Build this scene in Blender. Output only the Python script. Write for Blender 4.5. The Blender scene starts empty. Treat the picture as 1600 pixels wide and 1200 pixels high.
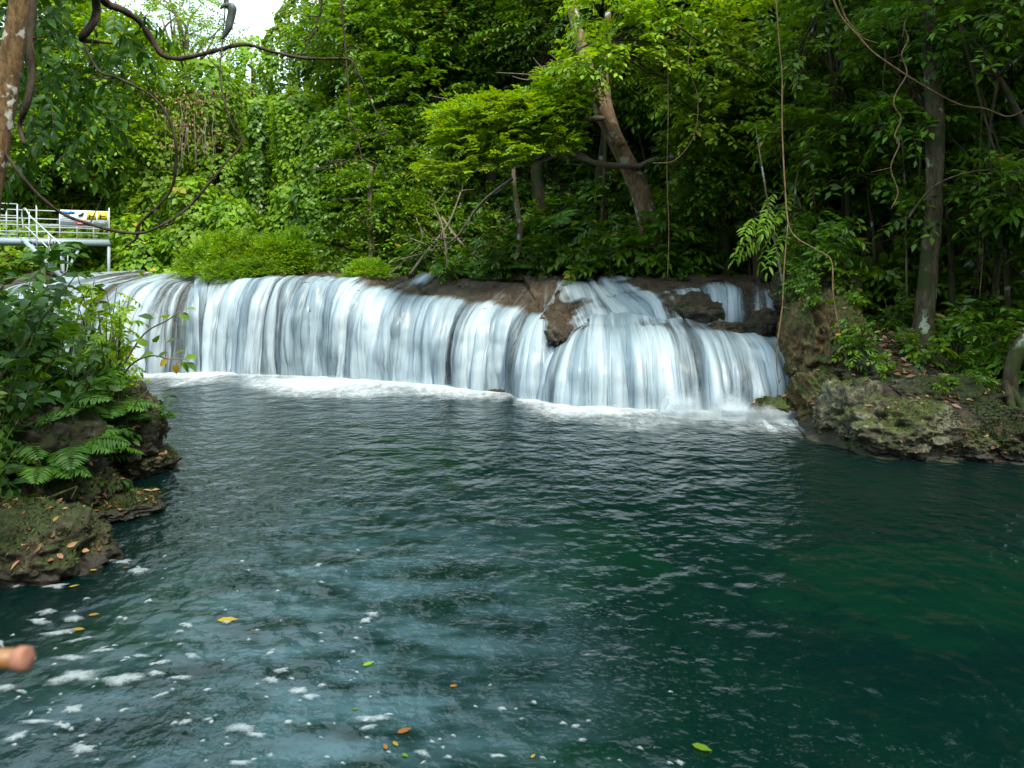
import bpy, math, random
import numpy as np
from math import radians as R, sin, cos, pi

random.seed(7)
C = bpy.context.scene.collection
scene = bpy.context.scene

# ------------------------------------------------------------------ camera, sky, sun, exposure
H = 2.6                       # eye height above the pool
F = 1600 * 24 / 36            # focal length in photo pixels
HZ = 425                      # horizon row of the photo
cam_d = bpy.data.cameras.new('camera')
cam = bpy.data.objects.new('camera', cam_d)
C.objects.link(cam)
cam.location = (0, 0, H)
cam.rotation_euler = (R(90), 0, 0)
cam_d.lens = 24
cam_d.sensor_width = 36
cam_d.shift_y = -(600 - HZ) / 1600
cam_d.clip_end = 800
cam_d.clip_start = 0.05
cam_d.dof.use_dof = True
cam_d.dof.focus_distance = 13
cam_d.dof.aperture_fstop = 2.8
scene.camera = cam

SUN_EL, SUN_AZ = 56, 148      # degrees; azimuth clockwise from +Y
w = bpy.data.worlds.new('World')
scene.world = w
w.use_nodes = True
nt = w.node_tree
nt.nodes.clear()
sky = nt.nodes.new('ShaderNodeTexSky')
sky.sky_type = 'NISHITA'
sky.sun_disc = False
sky.sun_elevation = R(SUN_EL)
sky.sun_rotation = R(SUN_AZ)
sky.dust_density = 4.0
sky.air_density = 1.0
hs = nt.nodes.new('ShaderNodeHueSaturation')
hs.inputs['Saturation'].default_value = 0.42
bg = nt.nodes.new('ShaderNodeBackground')
bg.inputs['Strength'].default_value = 0.15
wo = nt.nodes.new('ShaderNodeOutputWorld')
nt.links.new(sky.outputs[0], hs.inputs['Color'])
# a bright high overcast, brighter overhead than at the horizon, over the blue
tc = nt.nodes.new('ShaderNodeTexCoord'); sx = nt.nodes.new('ShaderNodeSeparateXYZ')
nt.links.new(tc.outputs['Generated'], sx.inputs[0])
mr = nt.nodes.new('ShaderNodeMapRange'); mr.inputs['From Min'].default_value = 0.0; mr.inputs['From Max'].default_value = 1.0
mr.inputs['To Min'].default_value = 9.0; mr.inputs['To Max'].default_value = 22.0
nt.links.new(sx.outputs[2], mr.inputs['Value'])
cn = nt.nodes.new('ShaderNodeTexNoise'); cn.inputs['Scale'].default_value = 2.2; cn.inputs['Detail'].default_value = 5
nt.links.new(tc.outputs['Generated'], cn.inputs['Vector'])
cm = nt.nodes.new('ShaderNodeMapRange'); cm.inputs['From Min'].default_value = 0.3; cm.inputs['From Max'].default_value = 0.7
cm.inputs['To Min'].default_value = 0.72; cm.inputs['To Max'].default_value = 1.15
nt.links.new(cn.outputs[0], cm.inputs['Value'])
ml = nt.nodes.new('ShaderNodeMath'); ml.operation = 'MULTIPLY'
nt.links.new(mr.outputs[0], ml.inputs[0]); nt.links.new(cm.outputs[0], ml.inputs[1])
vm = nt.nodes.new('ShaderNodeVectorMath'); vm.operation = 'SCALE'; vm.inputs[0].default_value = (0.72, 0.90, 1.0)
nt.links.new(ml.outputs[0], vm.inputs['Scale'])
mxs = nt.nodes.new('ShaderNodeMix'); mxs.data_type = 'RGBA'; mxs.inputs[0].default_value = 0.8
nt.links.new(hs.outputs[0], mxs.inputs[6]); nt.links.new(vm.outputs[0], mxs.inputs[7])
nt.links.new(mxs.outputs[2], bg.inputs['Color'])
nt.links.new(bg.outputs[0], wo.inputs['Surface'])

sd = bpy.data.lights.new('sun', 'SUN')
sd.energy = 5.0
sd.angle = R(10)
sd.color = (1.0, 0.94, 0.80)
sun = bpy.data.objects.new('sun', sd)
C.objects.link(sun)
sun.rotation_euler = (R(90 - SUN_EL), 0, R(180 - SUN_AZ))

scene.view_settings.view_transform = 'Standard'
scene.view_settings.look = 'None'
scene.view_settings.gamma = 1
scene.view_settings.exposure = 0.32
cy = scene.cycles
cy.max_bounces = 8
cy.diffuse_bounces = 3
cy.glossy_bounces = 3
cy.transmission_bounces = 4
cy.transparent_max_bounces = 16
cy.caustics_reflective = False
cy.caustics_refractive = False
cy.sample_clamp_indirect = 4
cy.use_denoising = True

# ------------------------------------------------------------------ numeric helpers
def PX(x, y, Y):
    """photo pixel at depth Y -> world point"""
    return np.array([(x - 800) / F * Y, Y, H - (y - HZ) / F * Y])

def PXS(pts, Y):
    out = []
    for i, p in enumerate(pts):
        d = p[2] if len(p) > 2 else (Y if not isinstance(Y, (list, tuple)) else Y[0] + (Y[1] - Y[0]) * i / (len(pts) - 1))
        out.append(PX(p[0], p[1], d))
    return np.array(out)

def nrmz(v):
    return v / np.maximum(np.linalg.norm(v, axis=-1, keepdims=True), 1e-9)

def _hash(ix, iy, iz):
    h = (ix * 374761393 + iy * 668265263 + iz * 1274126177) & 0x7fffffff
    h = ((h ^ (h >> 13)) * 1103515245) & 0x7fffffff
    h = (h ^ (h >> 16)) & 0xffff
    return h / 65535.0

def vnoise(p):
    p = np.asarray(p, float)
    i = np.floor(p).astype(np.int64)
    f = p - i
    f = f * f * (3 - 2 * f)
    r = 0
    for dx in (0, 1):
        for dy in (0, 1):
            for dz in (0, 1):
                wgt = (f[:, 0] if dx else 1 - f[:, 0]) * (f[:, 1] if dy else 1 - f[:, 1]) * (f[:, 2] if dz else 1 - f[:, 2])
                r = r + wgt * _hash(i[:, 0] + dx, i[:, 1] + dy, i[:, 2] + dz)
    return r * 2 - 1

def fbm(p, octv=4, gain=0.5, ridge=False):
    a, s, r = 1.0, 1.0, 0
    for k in range(octv):
        n = vnoise(np.asarray(p) * s + 17.3 * k)
        r = r + a * ((1 - 2 * np.abs(n)) if ridge else n)
        a *= gain
        s *= 2.03
    return r

def sstep(a, b, x):
    t = np.clip((x - a) / (b - a), 0, 1)
    return t * t * (3 - 2 * t)

class MB:
    """collects triangles and quads, builds ONE mesh object"""
    def __init__(self):
        self.v, self.t, self.q, self.r = [], [], [], []
        self.tm, self.qm = [], []
        self.n = 0
    def add(self, v, t=None, q=None, rnd=None, m=0):
        v = np.asarray(v, float).reshape(-1, 3)
        if t is not None and len(t):
            self.t.append(np.asarray(t, np.int64) + self.n); self.tm.append(np.full(len(t), m))
        if q is not None and len(q):
            self.q.append(np.asarray(q, np.int64) + self.n); self.qm.append(np.full(len(q), m))
        self.v.append(v)
        self.r.append(np.full(len(v), 0.5) if rnd is None else np.asarray(rnd, float))
        self.n += len(v)
        return self
    def box(self, c, s, rot=0, m=0):
        x, y, z = np.array(s) / 2
        v = np.array([[a * x, b * y, d * z] for a in (-1, 1) for b in (-1, 1) for d in (-1, 1)])
        cr, sr = cos(rot), sin(rot)
        v = np.stack([v[:, 0] * cr - v[:, 1] * sr, v[:, 0] * sr + v[:, 1] * cr, v[:, 2]], 1) + np.array(c)
        return self.add(v, q=[(0, 1, 3, 2), (4, 6, 7, 5), (0, 4, 5, 1), (2, 3, 7, 6), (0, 2, 6, 4), (1, 5, 7, 3)], m=m)
    def tube(self, pts, rad, k=8, sub=4, wob=0.0, m=0, cap=True, flat=1.0):
        pts = np.asarray(pts, float)
        if sub > 1 and len(pts) > 2:
            P = np.vstack([2 * pts[0] - pts[1], pts, 2 * pts[-1] - pts[-2]])
            t = np.linspace(0, 1, sub, endpoint=False)[:, None]
            out = []
            for i in range(1, len(P) - 2):
                p0, p1, p2, p3 = P[i - 1:i + 3]
                out.append(0.5 * (2 * p1 + (p2 - p0) * t + (2 * p0 - 5 * p1 + 4 * p2 - p3) * t ** 2 + (3 * p1 - p0 - 3 * p2 + p3) * t ** 3))
            pts2 = np.vstack(out + [pts[-1:]])
        else:
            pts2 = pts
        n = len(pts2)
        rad = np.interp(np.linspace(0, 1, n), np.linspace(0, 1, np.size(rad)), np.atleast_1d(rad))
        T = nrmz(np.gradient(pts2, axis=0))
        ref = np.array([0.31, 0.95, 0.1]) if abs(T[0][1]) < 0.8 else np.array([1.0, 0.1, 0.1])
        A = nrmz(np.cross(T, ref)); B = np.cross(T, A)
        ang = np.linspace(0, 2 * pi, k, endpoint=False)
        rr = rad[:, None] * np.ones((n, k))
        V = pts2[:, None, :] + (A[:, None, :] * np.cos(ang)[None, :, None] + B[:, None, :] * np.sin(ang)[None, :, None] * flat) * rr[:, :, None]
        V = V.reshape(-1, 3)
        if wob:
            mean = float(rad.mean())
            ctr = np.repeat(pts2, k, axis=0)
            d = V - ctr
            V = ctr + d * (1 + wob * fbm(V / (mean * 2.2 + 1e-4) * np.array([1, 1, 0.45]), 3))[:, None]
        i = np.arange(n - 1)[:, None] * k; j = np.arange(k)[None, :]; jn = (j + 1) % k
        q = np.stack([i + j, i + jn, i + k + jn, i + k + j], -1).reshape(-1, 4)
        t = []
        if cap:
            V = np.vstack([V, pts2[:1], pts2[-1:]])
            a, b = n * k, n * k + 1
            for jj in range(k):
                t.append((a, (jj + 1) % k, jj)); t.append((b, (n - 1) * k + jj, (n - 1) * k + (jj + 1) % k))
        return self.add(V, t=t, q=q, m=m)
    def build(self, name, mats, parent=None, smooth=False, loc=None, uv=None, attrs=None):
        v = np.vstack(self.v)
        if loc is not None:
            v = v - np.array(loc)
        t = np.vstack(self.t) if self.t else np.zeros((0, 3), int)
        q = np.vstack(self.q) if self.q else np.zeros((0, 4), int)
        me = bpy.data.meshes.new(name)
        nl = len(t) * 3 + len(q) * 4
        me.vertices.add(len(v)); me.loops.add(nl); me.polygons.add(len(t) + len(q))
        me.vertices.foreach_set('co', v.astype(np.float32).ravel())
        me.loops.foreach_set('vertex_index', np.concatenate([t.ravel(), q.ravel()]).astype(np.int32))
        st = np.concatenate([np.arange(len(t)) * 3, len(t) * 3 + np.arange(len(q)) * 4]).astype(np.int32)
        me.polygons.foreach_set('loop_start', st)
        mi = np.concatenate([np.concatenate(self.tm) if self.tm else np.zeros(0), np.concatenate(self.qm) if self.qm else np.zeros(0)]).astype(np.int32)
        if not isinstance(mats, (list, tuple)):
            mats = [mats]
        for m in mats:
            me.materials.append(m)
        if len(mats) > 1:
            me.polygons.foreach_set('material_index', mi)
        if smooth:
            me.polygons.foreach_set('use_smooth', np.ones(len(mi), bool))
        a = me.attributes.new('rnd', 'FLOAT', 'POINT')
        a.data.foreach_set('value', np.concatenate(self.r).astype(np.float32))
        for kk, val in (attrs or {}).items():
            a = me.attributes.new(kk, 'FLOAT', 'POINT')
            a.data.foreach_set('value', np.asarray(val, np.float32))
        if uv is not None:
            ul = me.uv_layers.new(name='UVMap')
            vi = np.concatenate([t.ravel(), q.ravel()])
            ul.data.foreach_set('uv', np.asarray(uv, np.float32)[vi].ravel())
        me.update(calc_edges=True)
        o = bpy.data.objects.new(name, me)
        C.objects.link(o)
        if parent is not None:
            o.parent = parent
        elif loc is not None:
            o.location = loc
        return o

def tag(o, label, cat, group=None, kind=None):
    o['label'] = label; o['category'] = cat
    if group: o['group'] = group
    if kind: o['kind'] = kind
    return o

def struct(o, label=None):
    o['kind'] = 'structure'
    if label: o['label'] = label
    return o

def thing(name, label, cat, loc=(0, 0, 0), rz=0, group=None, scale=1):
    o = bpy.data.objects.new(name, None)
    C.objects.link(o)
    o.location = loc; o.rotation_euler = (0, 0, rz); o.scale = (scale,) * 3
    o.empty_display_size = 0.2
    return tag(o, label, cat, group)

def dup(root, loc, rz=0, scale=1, label=None, group=None, tilt=(0, 0)):
    c = root.copy(); C.objects.link(c)
    c.location = loc; c.rotation_euler = (tilt[0], tilt[1], rz)
    c.scale = scale if isinstance(scale, tuple) else (scale,) * 3
    if label: c['label'] = label
    if group: c['group'] = group
    for ch in list(root.children):
        d = ch.copy(); C.objects.link(d); d.parent = c
    return c

def grid_faces(nu, nv):
    i = np.arange(nu - 1)[:, None] * nv; j = np.arange(nv - 1)[None, :]
    return np.stack([i + j, i + nv + j, i + nv + j + 1, i + j + 1], -1).reshape(-1, 4)

# ------------------------------------------------------------------ materials
class NT:
    def __init__(self, name):
        self.m = bpy.data.materials.new(name); self.m.use_nodes = True
        self.t = self.m.node_tree; self.t.nodes.clear()
        self.out = self.t.nodes.new('ShaderNodeOutputMaterial')
    def n(self, typ, **kw):
        nd = self.t.nodes.new('ShaderNode' + typ)
        for k, v in kw.items():
            if k.startswith('_'):
                setattr(nd, k[1:], v)
            else:
                self.i(nd, k, v)
        return nd
    def i(self, nd, k, v):
        s = nd.inputs[int(k[1:])] if (k[0] == 'i' and k[1:].isdigit()) else nd.inputs[k.replace('_', ' ')]
        if isinstance(v, bpy.types.NodeSocket):
            self.t.links.new(v, s)
        elif isinstance(v, bpy.types.Node):
            self.t.links.new(v.outputs[0], s)
        else:
            s.default_value = v
    def surf(self, s, disp=None):
        self.t.links.new(s.outputs[0] if isinstance(s, bpy.types.Node) else s, self.out.inputs['Surface'])
        return self.m
    def math(self, op, a, b=None, c=None, clamp=False):
        nd = self.n('Math', _operation=op, _use_clamp=clamp)
        self.i(nd, 'i0', a)
        if b is not None: self.i(nd, 'i1', b)
        if c is not None: self.i(nd, 'i2', c)
        return nd.outputs[0]
    def ramp(self, fac, stops):
        nd = self.n('ValToRGB')
        self.i(nd, 'Fac', fac)
        e = nd.color_ramp.elements
        while len(e) < len(stops): e.new(0.5)
        for k, (p, c) in enumerate(stops):
            e[k].position = p; e[k].color = (c[0], c[1], c[2], 1) if hasattr(c, '__len__') else (c, c, c, 1)
        return nd.outputs[0]
    def mix(self, fac, a, b):
        nd = self.n('Mix', _data_type='RGBA')
        self.i(nd, 'i0', fac); 
        for s, v in ((6, a), (7, b)):
            if isinstance(v, (tuple, list)): v = (v[0], v[1], v[2], 1)
            self.i(nd, 'i%d' % s, v)
        return nd.outputs[2]
    def rng(self, x, a, b, c=0.0, d=1.0):
        nd = self.n('MapRange', _interpolation_type='SMOOTHSTEP')
        self.i(nd, 'Value', x)
        for k, v in (('From_Min', a), ('From_Max', b), ('To_Min', c), ('To_Max', d)):
            self.i(nd, k, v)
        return nd.outputs[0]
    def noise(self, vec, scale, detail=4, rough=0.55, out=0):
        nd = self.n('TexNoise', Scale=scale, Detail=detail, Roughness=rough)
        if vec is not None: self.i(nd, 'Vector', vec)
        return nd.outputs[out]
    def pos(self):
        return self.n('NewGeometry').outputs['Position']
    def obj(self):
        return self.n('TexCoord').outputs['Object']
    def scale(self, vec, s):
        nd = self.n('Mapping'); self.i(nd, 'Vector', vec); nd.inputs['Scale'].default_value = s
        return nd.outputs[0]
    def attr(self, name):
        return self.n('Attribute', _attribute_name=name).outputs['Fac']

def leaf_mat(name, dark, mid, light, trans=0.35, rough=0.42, accent=None, spec=0.3):
    t = NT(name)
    r = t.attr('rnd')
    stops = [(0.0, dark), (0.45, mid), (0.92, light)]
    if accent: stops.append((0.985, light)); stops.append((0.99, accent))
    col = t.ramp(r, stops)
    oi = t.n('ObjectInfo')
    nz = t.noise(t.pos(), 0.55, 2)
    v = t.math('ADD', t.math('MULTIPLY', oi.outputs['Random'], 0.35), t.math('MULTIPLY', nz, 0.8))
    hsv = t.n('HueSaturation'); t.i(hsv, 'Color', col)
    t.i(hsv, 'Value', t.math('ADD', v, 0.45)); t.i(hsv, 'Hue', t.math('ADD', t.math('MULTIPLY', nz, 0.03), 0.487))
    p = t.n('BsdfPrincipled', Roughness=rough, Base_Color=hsv.outputs[0])
    p.inputs['Specular IOR Level'].default_value = spec
    tr = t.n('BsdfTranslucent')
    br = t.n('HueSaturation', Value=1.5, Saturation=1.1, Hue=0.482); t.i(br, 'Color', hsv.outputs[0])
    t.i(tr, 'Color', br.outputs[0])
    mx = t.n('MixShader'); t.i(mx, 'i0', trans); t.i(mx, 'i1', p); t.i(mx, 'i2', tr)
    return t.surf(mx)

M = {}
M['vine'] = leaf_mat('vine_leaf', (0.055, 0.13, 0.006), (0.13, 0.25, 0.009), (0.23, 0.36, 0.014), 0.42, 0.5, (0.35, 0.28, 0.03))
M['mid'] = leaf_mat('tree_leaf', (0.03, 0.082, 0.006), (0.075, 0.16, 0.009), (0.145, 0.25, 0.014), 0.38, 0.38, (0.30, 0.24, 0.03))
M['dark'] = leaf_mat('understorey_leaf', (0.022, 0.064, 0.006), (0.055, 0.13, 0.008), (0.11, 0.21, 0.012), 0.33, 0.33, (0.28, 0.2, 0.03))
M['lime'] = leaf_mat('lime_leaf', (0.07, 0.16, 0.008), (0.15, 0.28, 0.014), (0.26, 0.38, 0.02), 0.42, 0.45, (0.42, 0.34, 0.03))
M['shade'] = leaf_mat('glossy_leaf', (0.012, 0.04, 0.006), (0.026, 0.075, 0.008), (0.05, 0.125, 0.01), 0.32, 0.42, None, 0.18)
M['fern'] = leaf_mat('fern_frond', (0.022, 0.08, 0.008), (0.045, 0.13, 0.012), (0.085, 0.2, 0.016), 0.35, 0.45)
M['mosstuft'] = leaf_mat('moss_tuft', (0.012, 0.02, 0.004), (0.03, 0.045, 0.007), (0.075, 0.09, 0.014), 0.2, 0.7)
M['dead'] = leaf_mat('dead_leaf', (0.10, 0.045, 0.02), (0.2, 0.1, 0.05), (0.34, 0.2, 0.11), 0.2, 0.6)
M['yellow'] = leaf_mat('yellow_leaf', (0.2, 0.125, 0.012), (0.26, 0.175, 0.015), (0.32, 0.23, 0.02), 0.25, 0.5)
M['orange'] = leaf_mat('orange_leaf', (0.17, 0.065, 0.012), (0.21, 0.085, 0.013), (0.25, 0.11, 0.016), 0.2, 0.5)

def bark_mat(name, a, b, lichen=None, moss=None, sc=6.0, lich_amt=0.5):
    t = NT(name)
    o = t.pos()
    n = t.noise(t.scale(o, (1, 1, 0.3)), sc * 3, 6, 0.65)
    col = t.mix(t.rng(n, 0.35, 0.65), a, b)
    if lichen:
        l = t.noise(o, sc * 0.9, 3, 0.5)
        col = t.mix(t.rng(l, lich_amt, lich_amt + 0.06), col, lichen)
    if moss:
        l = t.noise(o, sc * 0.45, 4, 0.6)
        col = t.mix(t.rng(l, 0.47, 0.6), col, moss)
    b = t.n('Bump', Strength=0.7, Distance=0.03, Height=n)
    p = t.n('BsdfPrincipled', Roughness=0.85, Base_Color=col, Normal=b)
    p.inputs['Specular IOR Level'].default_value = 0.2
    return t.surf(p)

M['bark'] = bark_mat('bark', (0.03, 0.022, 0.014), (0.085, 0.065, 0.042))
M['bark_lichen'] = bark_mat('lichen_bark', (0.08, 0.05, 0.022), (0.2, 0.125, 0.06), (0.5, 0.5, 0.44), None, 9, 0.6)
M['bark_pale'] = bark_mat('pale_bark', (0.10, 0.075, 0.05), (0.2, 0.16, 0.11), (0.38, 0.4, 0.34), (0.045, 0.06, 0.015), 4, 0.56)
M['bark_moss'] = bark_mat('mossy_bark', (0.025, 0.019, 0.01), (0.065, 0.052, 0.03), (0.22, 0.26, 0.18), (0.028, 0.042, 0.01), 4, 0.6)
M['bark_mottled'] = bark_mat('mottled_bark', (0.028, 0.022, 0.012), (0.08, 0.065, 0.038), (0.27, 0.31, 0.22), (0.022, 0.032, 0.008), 5, 0.58)
M['bark_tan'] = bark_mat('tan_bark', (0.13, 0.085, 0.05), (0.28, 0.19, 0.12), (0.42, 0.43, 0.37), None, 4, 0.58)
M['liana'] = bark_mat('liana_bark', (0.10, 0.07, 0.035), (0.22, 0.15, 0.075))
M['liana_dark'] = bark_mat('dark_liana_bark', (0.028, 0.02, 0.012), (0.065, 0.05, 0.032))
M['twig'] = bark_mat('twig_bark', (0.09, 0.075, 0.05), (0.19, 0.16, 0.12))
M['stem'] = bark_mat('green_stem', (0.035, 0.05, 0.015), (0.08, 0.085, 0.03))

def rock_mat(name, dark, mid, pale, moss, moss_lo=0.45, moss_hi=0.62, wet=0.0, psc=3.0):
    t = NT(name)
    o = t.pos()
    n1 = t.noise(o, psc, 8, 0.68)
    n2 = t.noise(o, psc * 5, 6, 0.7)
    mixn = t.math('ADD', t.math('MULTIPLY', n1, 0.6), t.math('MULTIPLY', n2, 0.4))
    col = t.ramp(mixn, [(0.36, dark), (0.5, mid), (0.66, pale)])
    gn = t.n('NewGeometry')
    sp = t.n('SeparateXYZ'); t.i(sp, 'i0', gn.outputs['Normal'])
    m = t.noise(o, 1.7, 6, 0.7)
    mm = t.math('ADD', m, t.math('MULTIPLY', sp.outputs[2], 0.16))
    mcol = t.mix(t.rng(n2, 0.4, 0.62), moss, tuple(c * 2.0 for c in moss))
    col = t.mix(t.rng(mm, moss_lo, moss_hi), col, mcol)
    vz = t.n('SeparateXYZ'); t.i(vz, 'i0', o)
    damp = t.rng(t.math('ADD', vz.outputs[2], t.math('MULTIPLY', n1, 0.12)), 0.1, 0.24)   # wet tide line at the water
    col = t.mix(damp, (0.018, 0.015, 0.01), col)
    b = t.n('Bump', Strength=1.0, Distance=0.06, Height=mixn)
    p = t.n('BsdfPrincipled', Base_Color=col, Normal=b)
    t.i(p, 'Roughness', t.math('SUBTRACT', 0.85, t.math('MULTIPLY', t.math('SUBTRACT', 1.0, damp), 0.5)))
    p.inputs['Specular IOR Level'].default_value = 0.3
    return t.surf(p)

M['rock'] = rock_mat('mossy_rock', (0.012, 0.010, 0.006), (0.036, 0.03, 0.018), (0.13, 0.115, 0.07), (0.014, 0.02, 0.004), 0.5, 0.66)
M['limestone'] = rock_mat('limestone', (0.014, 0.012, 0.008), (0.06, 0.056, 0.034), (0.26, 0.26, 0.17), (0.03, 0.038, 0.008), 0.56, 0.66)
M['cliff'] = rock_mat('cliff_rock', (0.018, 0.013, 0.007), (0.085, 0.056, 0.022), (0.24, 0.17, 0.075), (0.025, 0.036, 0.007), 0.5, 0.66)

def ground_mat():
    t = NT('forest_floor')
    o = t.pos()
    n1 = t.noise(o, 1.3, 8, 0.65); n2 = t.noise(o, 9, 6, 0.7)
    col = t.ramp(n2, [(0.35, (0.008, 0.006, 0.004)), (0.5, (0.024, 0.017, 0.009)), (0.68, (0.07, 0.042, 0.022))])
    col = t.mix(t.rng(n1, 0.45, 0.6), col, t.mix(t.rng(n2, 0.4, 0.6), (0.010, 0.016, 0.004), (0.024, 0.036, 0.007)))
    sp = t.n('SeparateXYZ'); t.i(sp, 'i0', o)
    under = t.rng(sp.outputs[2], -0.12, 0.02)
    bed = t.mix(t.rng(n1, 0.4, 0.6), (0.06, 0.085, 0.03), (0.2, 0.22, 0.08))
    col = t.mix(under, bed, col)
    b = t.n('Bump', Strength=0.9, Distance=0.06, Height=n2)
    return t.surf(t.n('BsdfPrincipled', Roughness=0.9, Base_Color=col, Normal=b))
M['ground'] = ground_mat()

def ledge_mat():
    t = NT('travertine')
    o = t.pos()
    n1 = t.noise(o, 2.2, 8, 0.65); n2 = t.noise(t.scale(o, (1, 0.5, 1)), 11, 6, 0.7)
    col = t.ramp(t.math('ADD', t.math('MULTIPLY', n1, 0.5), t.math('MULTIPLY', n2, 0.5)),
                 [(0.36, (0.024, 0.017, 0.010)), (0.5, (0.075, 0.052, 0.030)), (0.64, (0.165, 0.125, 0.085))])
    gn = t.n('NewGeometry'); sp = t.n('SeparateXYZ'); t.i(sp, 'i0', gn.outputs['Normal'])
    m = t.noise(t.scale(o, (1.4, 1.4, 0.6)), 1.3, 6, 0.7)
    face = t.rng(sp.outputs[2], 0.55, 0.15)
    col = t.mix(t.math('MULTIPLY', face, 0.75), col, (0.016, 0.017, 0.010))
    green = t.math('MULTIPLY', t.rng(m, 0.48, 0.62), face)
    col = t.mix(green, col, (0.035, 0.055, 0.010))
    b = t.n('Bump', Strength=1.0, Distance=0.09, Height=t.math('ADD', n2, t.noise(o, 30, 4, 0.7)))
    p = t.n('BsdfPrincipled', Roughness=0.36, Base_Color=col, Normal=b)
    return t.surf(p)
M['ledge'] = ledge_mat()

def water_mat(name, deep, clear, see, rs, bump, rough=0.06, stretch=(1, 1, 1), painted_sheen=False):
    t = NT(name)
    o = t.pos()
    a = t.noise(t.scale(o, stretch), rs, 3, 0.5)
    b_ = t.noise(t.scale(o, stretch), rs * 0.3, 2, 0.5)
    calm = t.rng(t.noise(o, 0.32, 2, 0.5), 0.36, 0.62, 0.35, 1.0)
    h = t.math('ADD', t.math('MULTIPLY', t.math('MULTIPLY', a, 0.6), calm), t.math('MULTIPLY', b_, 1.15))
    bm = t.n('Bump', Strength=1.0, Distance=bump, Height=h)
    d = t.n('BsdfDiffuse', Color=(*deep, 1))
    tr = t.n('BsdfTransparent', Color=(*clear, 1))
    m1 = t.n('MixShader'); t.i(m1, 'i0', see); t.i(m1, 'i1', d); t.i(m1, 'i2', tr)
    if painted_sheen:      # sky sheen painted into the water colour as milky bluish patches
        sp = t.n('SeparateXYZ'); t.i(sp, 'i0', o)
        sheen_area = t.math('MULTIPLY', t.math('MULTIPLY', t.rng(sp.outputs[0], 1.2, -1.0), t.rng(sp.outputs[0], -3.6, -1.9)), t.rng(sp.outputs[1], 9.5, 4.5))
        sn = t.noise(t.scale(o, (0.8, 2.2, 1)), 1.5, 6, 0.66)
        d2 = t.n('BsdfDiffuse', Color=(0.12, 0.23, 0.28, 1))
        m1b = t.n('MixShader'); t.i(m1b, 'i0', t.math('MULTIPLY', t.math('MULTIPLY', sheen_area, t.rng(sn, 0.34, 0.70)), 0.30)); t.i(m1b, 'i1', m1); t.i(m1b, 'i2', d2)
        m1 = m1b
    g = t.n('BsdfGlossy', Roughness=rough, Color=(1, 1, 1, 1), Normal=bm)
    fr = t.n('Fresnel', IOR=1.33, Normal=bm)
    m2 = t.n('MixShader'); t.i(m2, 'i0', fr); t.i(m2, 'i1', m1); t.i(m2, 'i2', g)
    return t.surf(m2)
M['water'] = water_mat('pool_water', (0.0006, 0.0115, 0.0098), (0.07, 0.30, 0.20), 0.40, 7.5, 0.075, 0.17, painted_sheen=True)
M['river'] = water_mat('river_water', (0.03, 0.024, 0.012), (0.7, 0.6, 0.4), 0.7, 3.0, 0.05)

def fall_mat():
    t = NT('falling_water')
    uv = t.n('UVMap').outputs[0]
    cov = t.attr('cov')
    n1 = t.noise(t.scale(uv, (5.0, 0.28, 1)), 1.0, 4, 0.6)
    n2 = t.noise(t.scale(uv, (22.0, 0.5, 1)), 1.0, 3, 0.55)
    n3 = t.noise(t.scale(uv, (1.5, 0.12, 1)), 1.0, 2, 0.5)
    s = t.math('ADD', t.math('MULTIPLY', t.math('SUBTRACT', n1, 0.5), 1.35),
               t.math('ADD', t.math('MULTIPLY', t.math('SUBTRACT', n2, 0.5), 0.5), t.math('MULTIPLY', t.math('SUBTRACT', n3, 0.5), 1.3)))
    al = t.rng(t.math('ADD', cov, t.math('MULTIPLY', s, t.rng(cov, 0.0, 0.25))), 0.22, 1.02, 0.0, 0.97)
    col = t.mix(t.rng(s, -0.42, 0.42), (0.17, 0.25, 0.305), (0.56, 0.66, 0.715))
    bm = t.n('Bump', Strength=0.6, Distance=0.08, Height=s)
    d = t.n('BsdfPrincipled', Base_Color=col, Roughness=0.35, Normal=bm)
    tl = t.n('BsdfTranslucent', Color=(0.4, 0.5, 0.57, 1))
    m1 = t.n('MixShader'); t.i(m1, 'i0', 0.3); t.i(m1, 'i1', d); t.i(m1, 'i2', tl)
    tr = t.n('BsdfTransparent')
    m2 = t.n('MixShader'); t.i(m2, 'i0', al); t.i(m2, 'i1', tr); t.i(m2, 'i2', m1)
    return t.surf(m2)
M['fall'] = fall_mat()

def foam_mat(name, sc, lo, hi, amax, stretch=(1, 1, 1), alb=(0.86, 0.91, 0.93)):
    t = NT(name)
    c = t.attr('cov')
    n = t.noise(t.scale(t.pos(), stretch), sc, 6, 0.65)
    al = t.rng(t.math('ADD', c, t.math('MULTIPLY', t.math('SUBTRACT', n, 0.5), 1.0)), lo, hi, 0.0, amax)
    d = t.n('BsdfPrincipled', Base_Color=(*alb, 1), Roughness=0.7)
    tl = t.n('BsdfTranslucent', Color=(*alb, 1))
    m0 = t.n('MixShader'); t.i(m0, 'i0', 0.25); t.i(m0, 'i1', d); t.i(m0, 'i2', tl)
    m = t.n('MixShader'); t.i(m, 'i0', al); t.i(m, 'i1', t.n('BsdfTransparent')); t.i(m, 'i2', m0)
    return t.surf(m)
M['foam'] = foam_mat('base_foam', 7.0, 0.10, 1.55, 0.98, (1, 0.5, 1), (0.8, 0.86, 0.88))
M['mist'] = foam_mat('splash_mist', 2.0, 0.25, 1.1, 0.8, (1, 1, 1), (0.6, 0.68, 0.72))
M['fleck'] = foam_mat('floating_foam', 26.0, 0.30, 1.05, 0.62, (1, 1, 1), (0.42, 0.48, 0.50))

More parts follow.
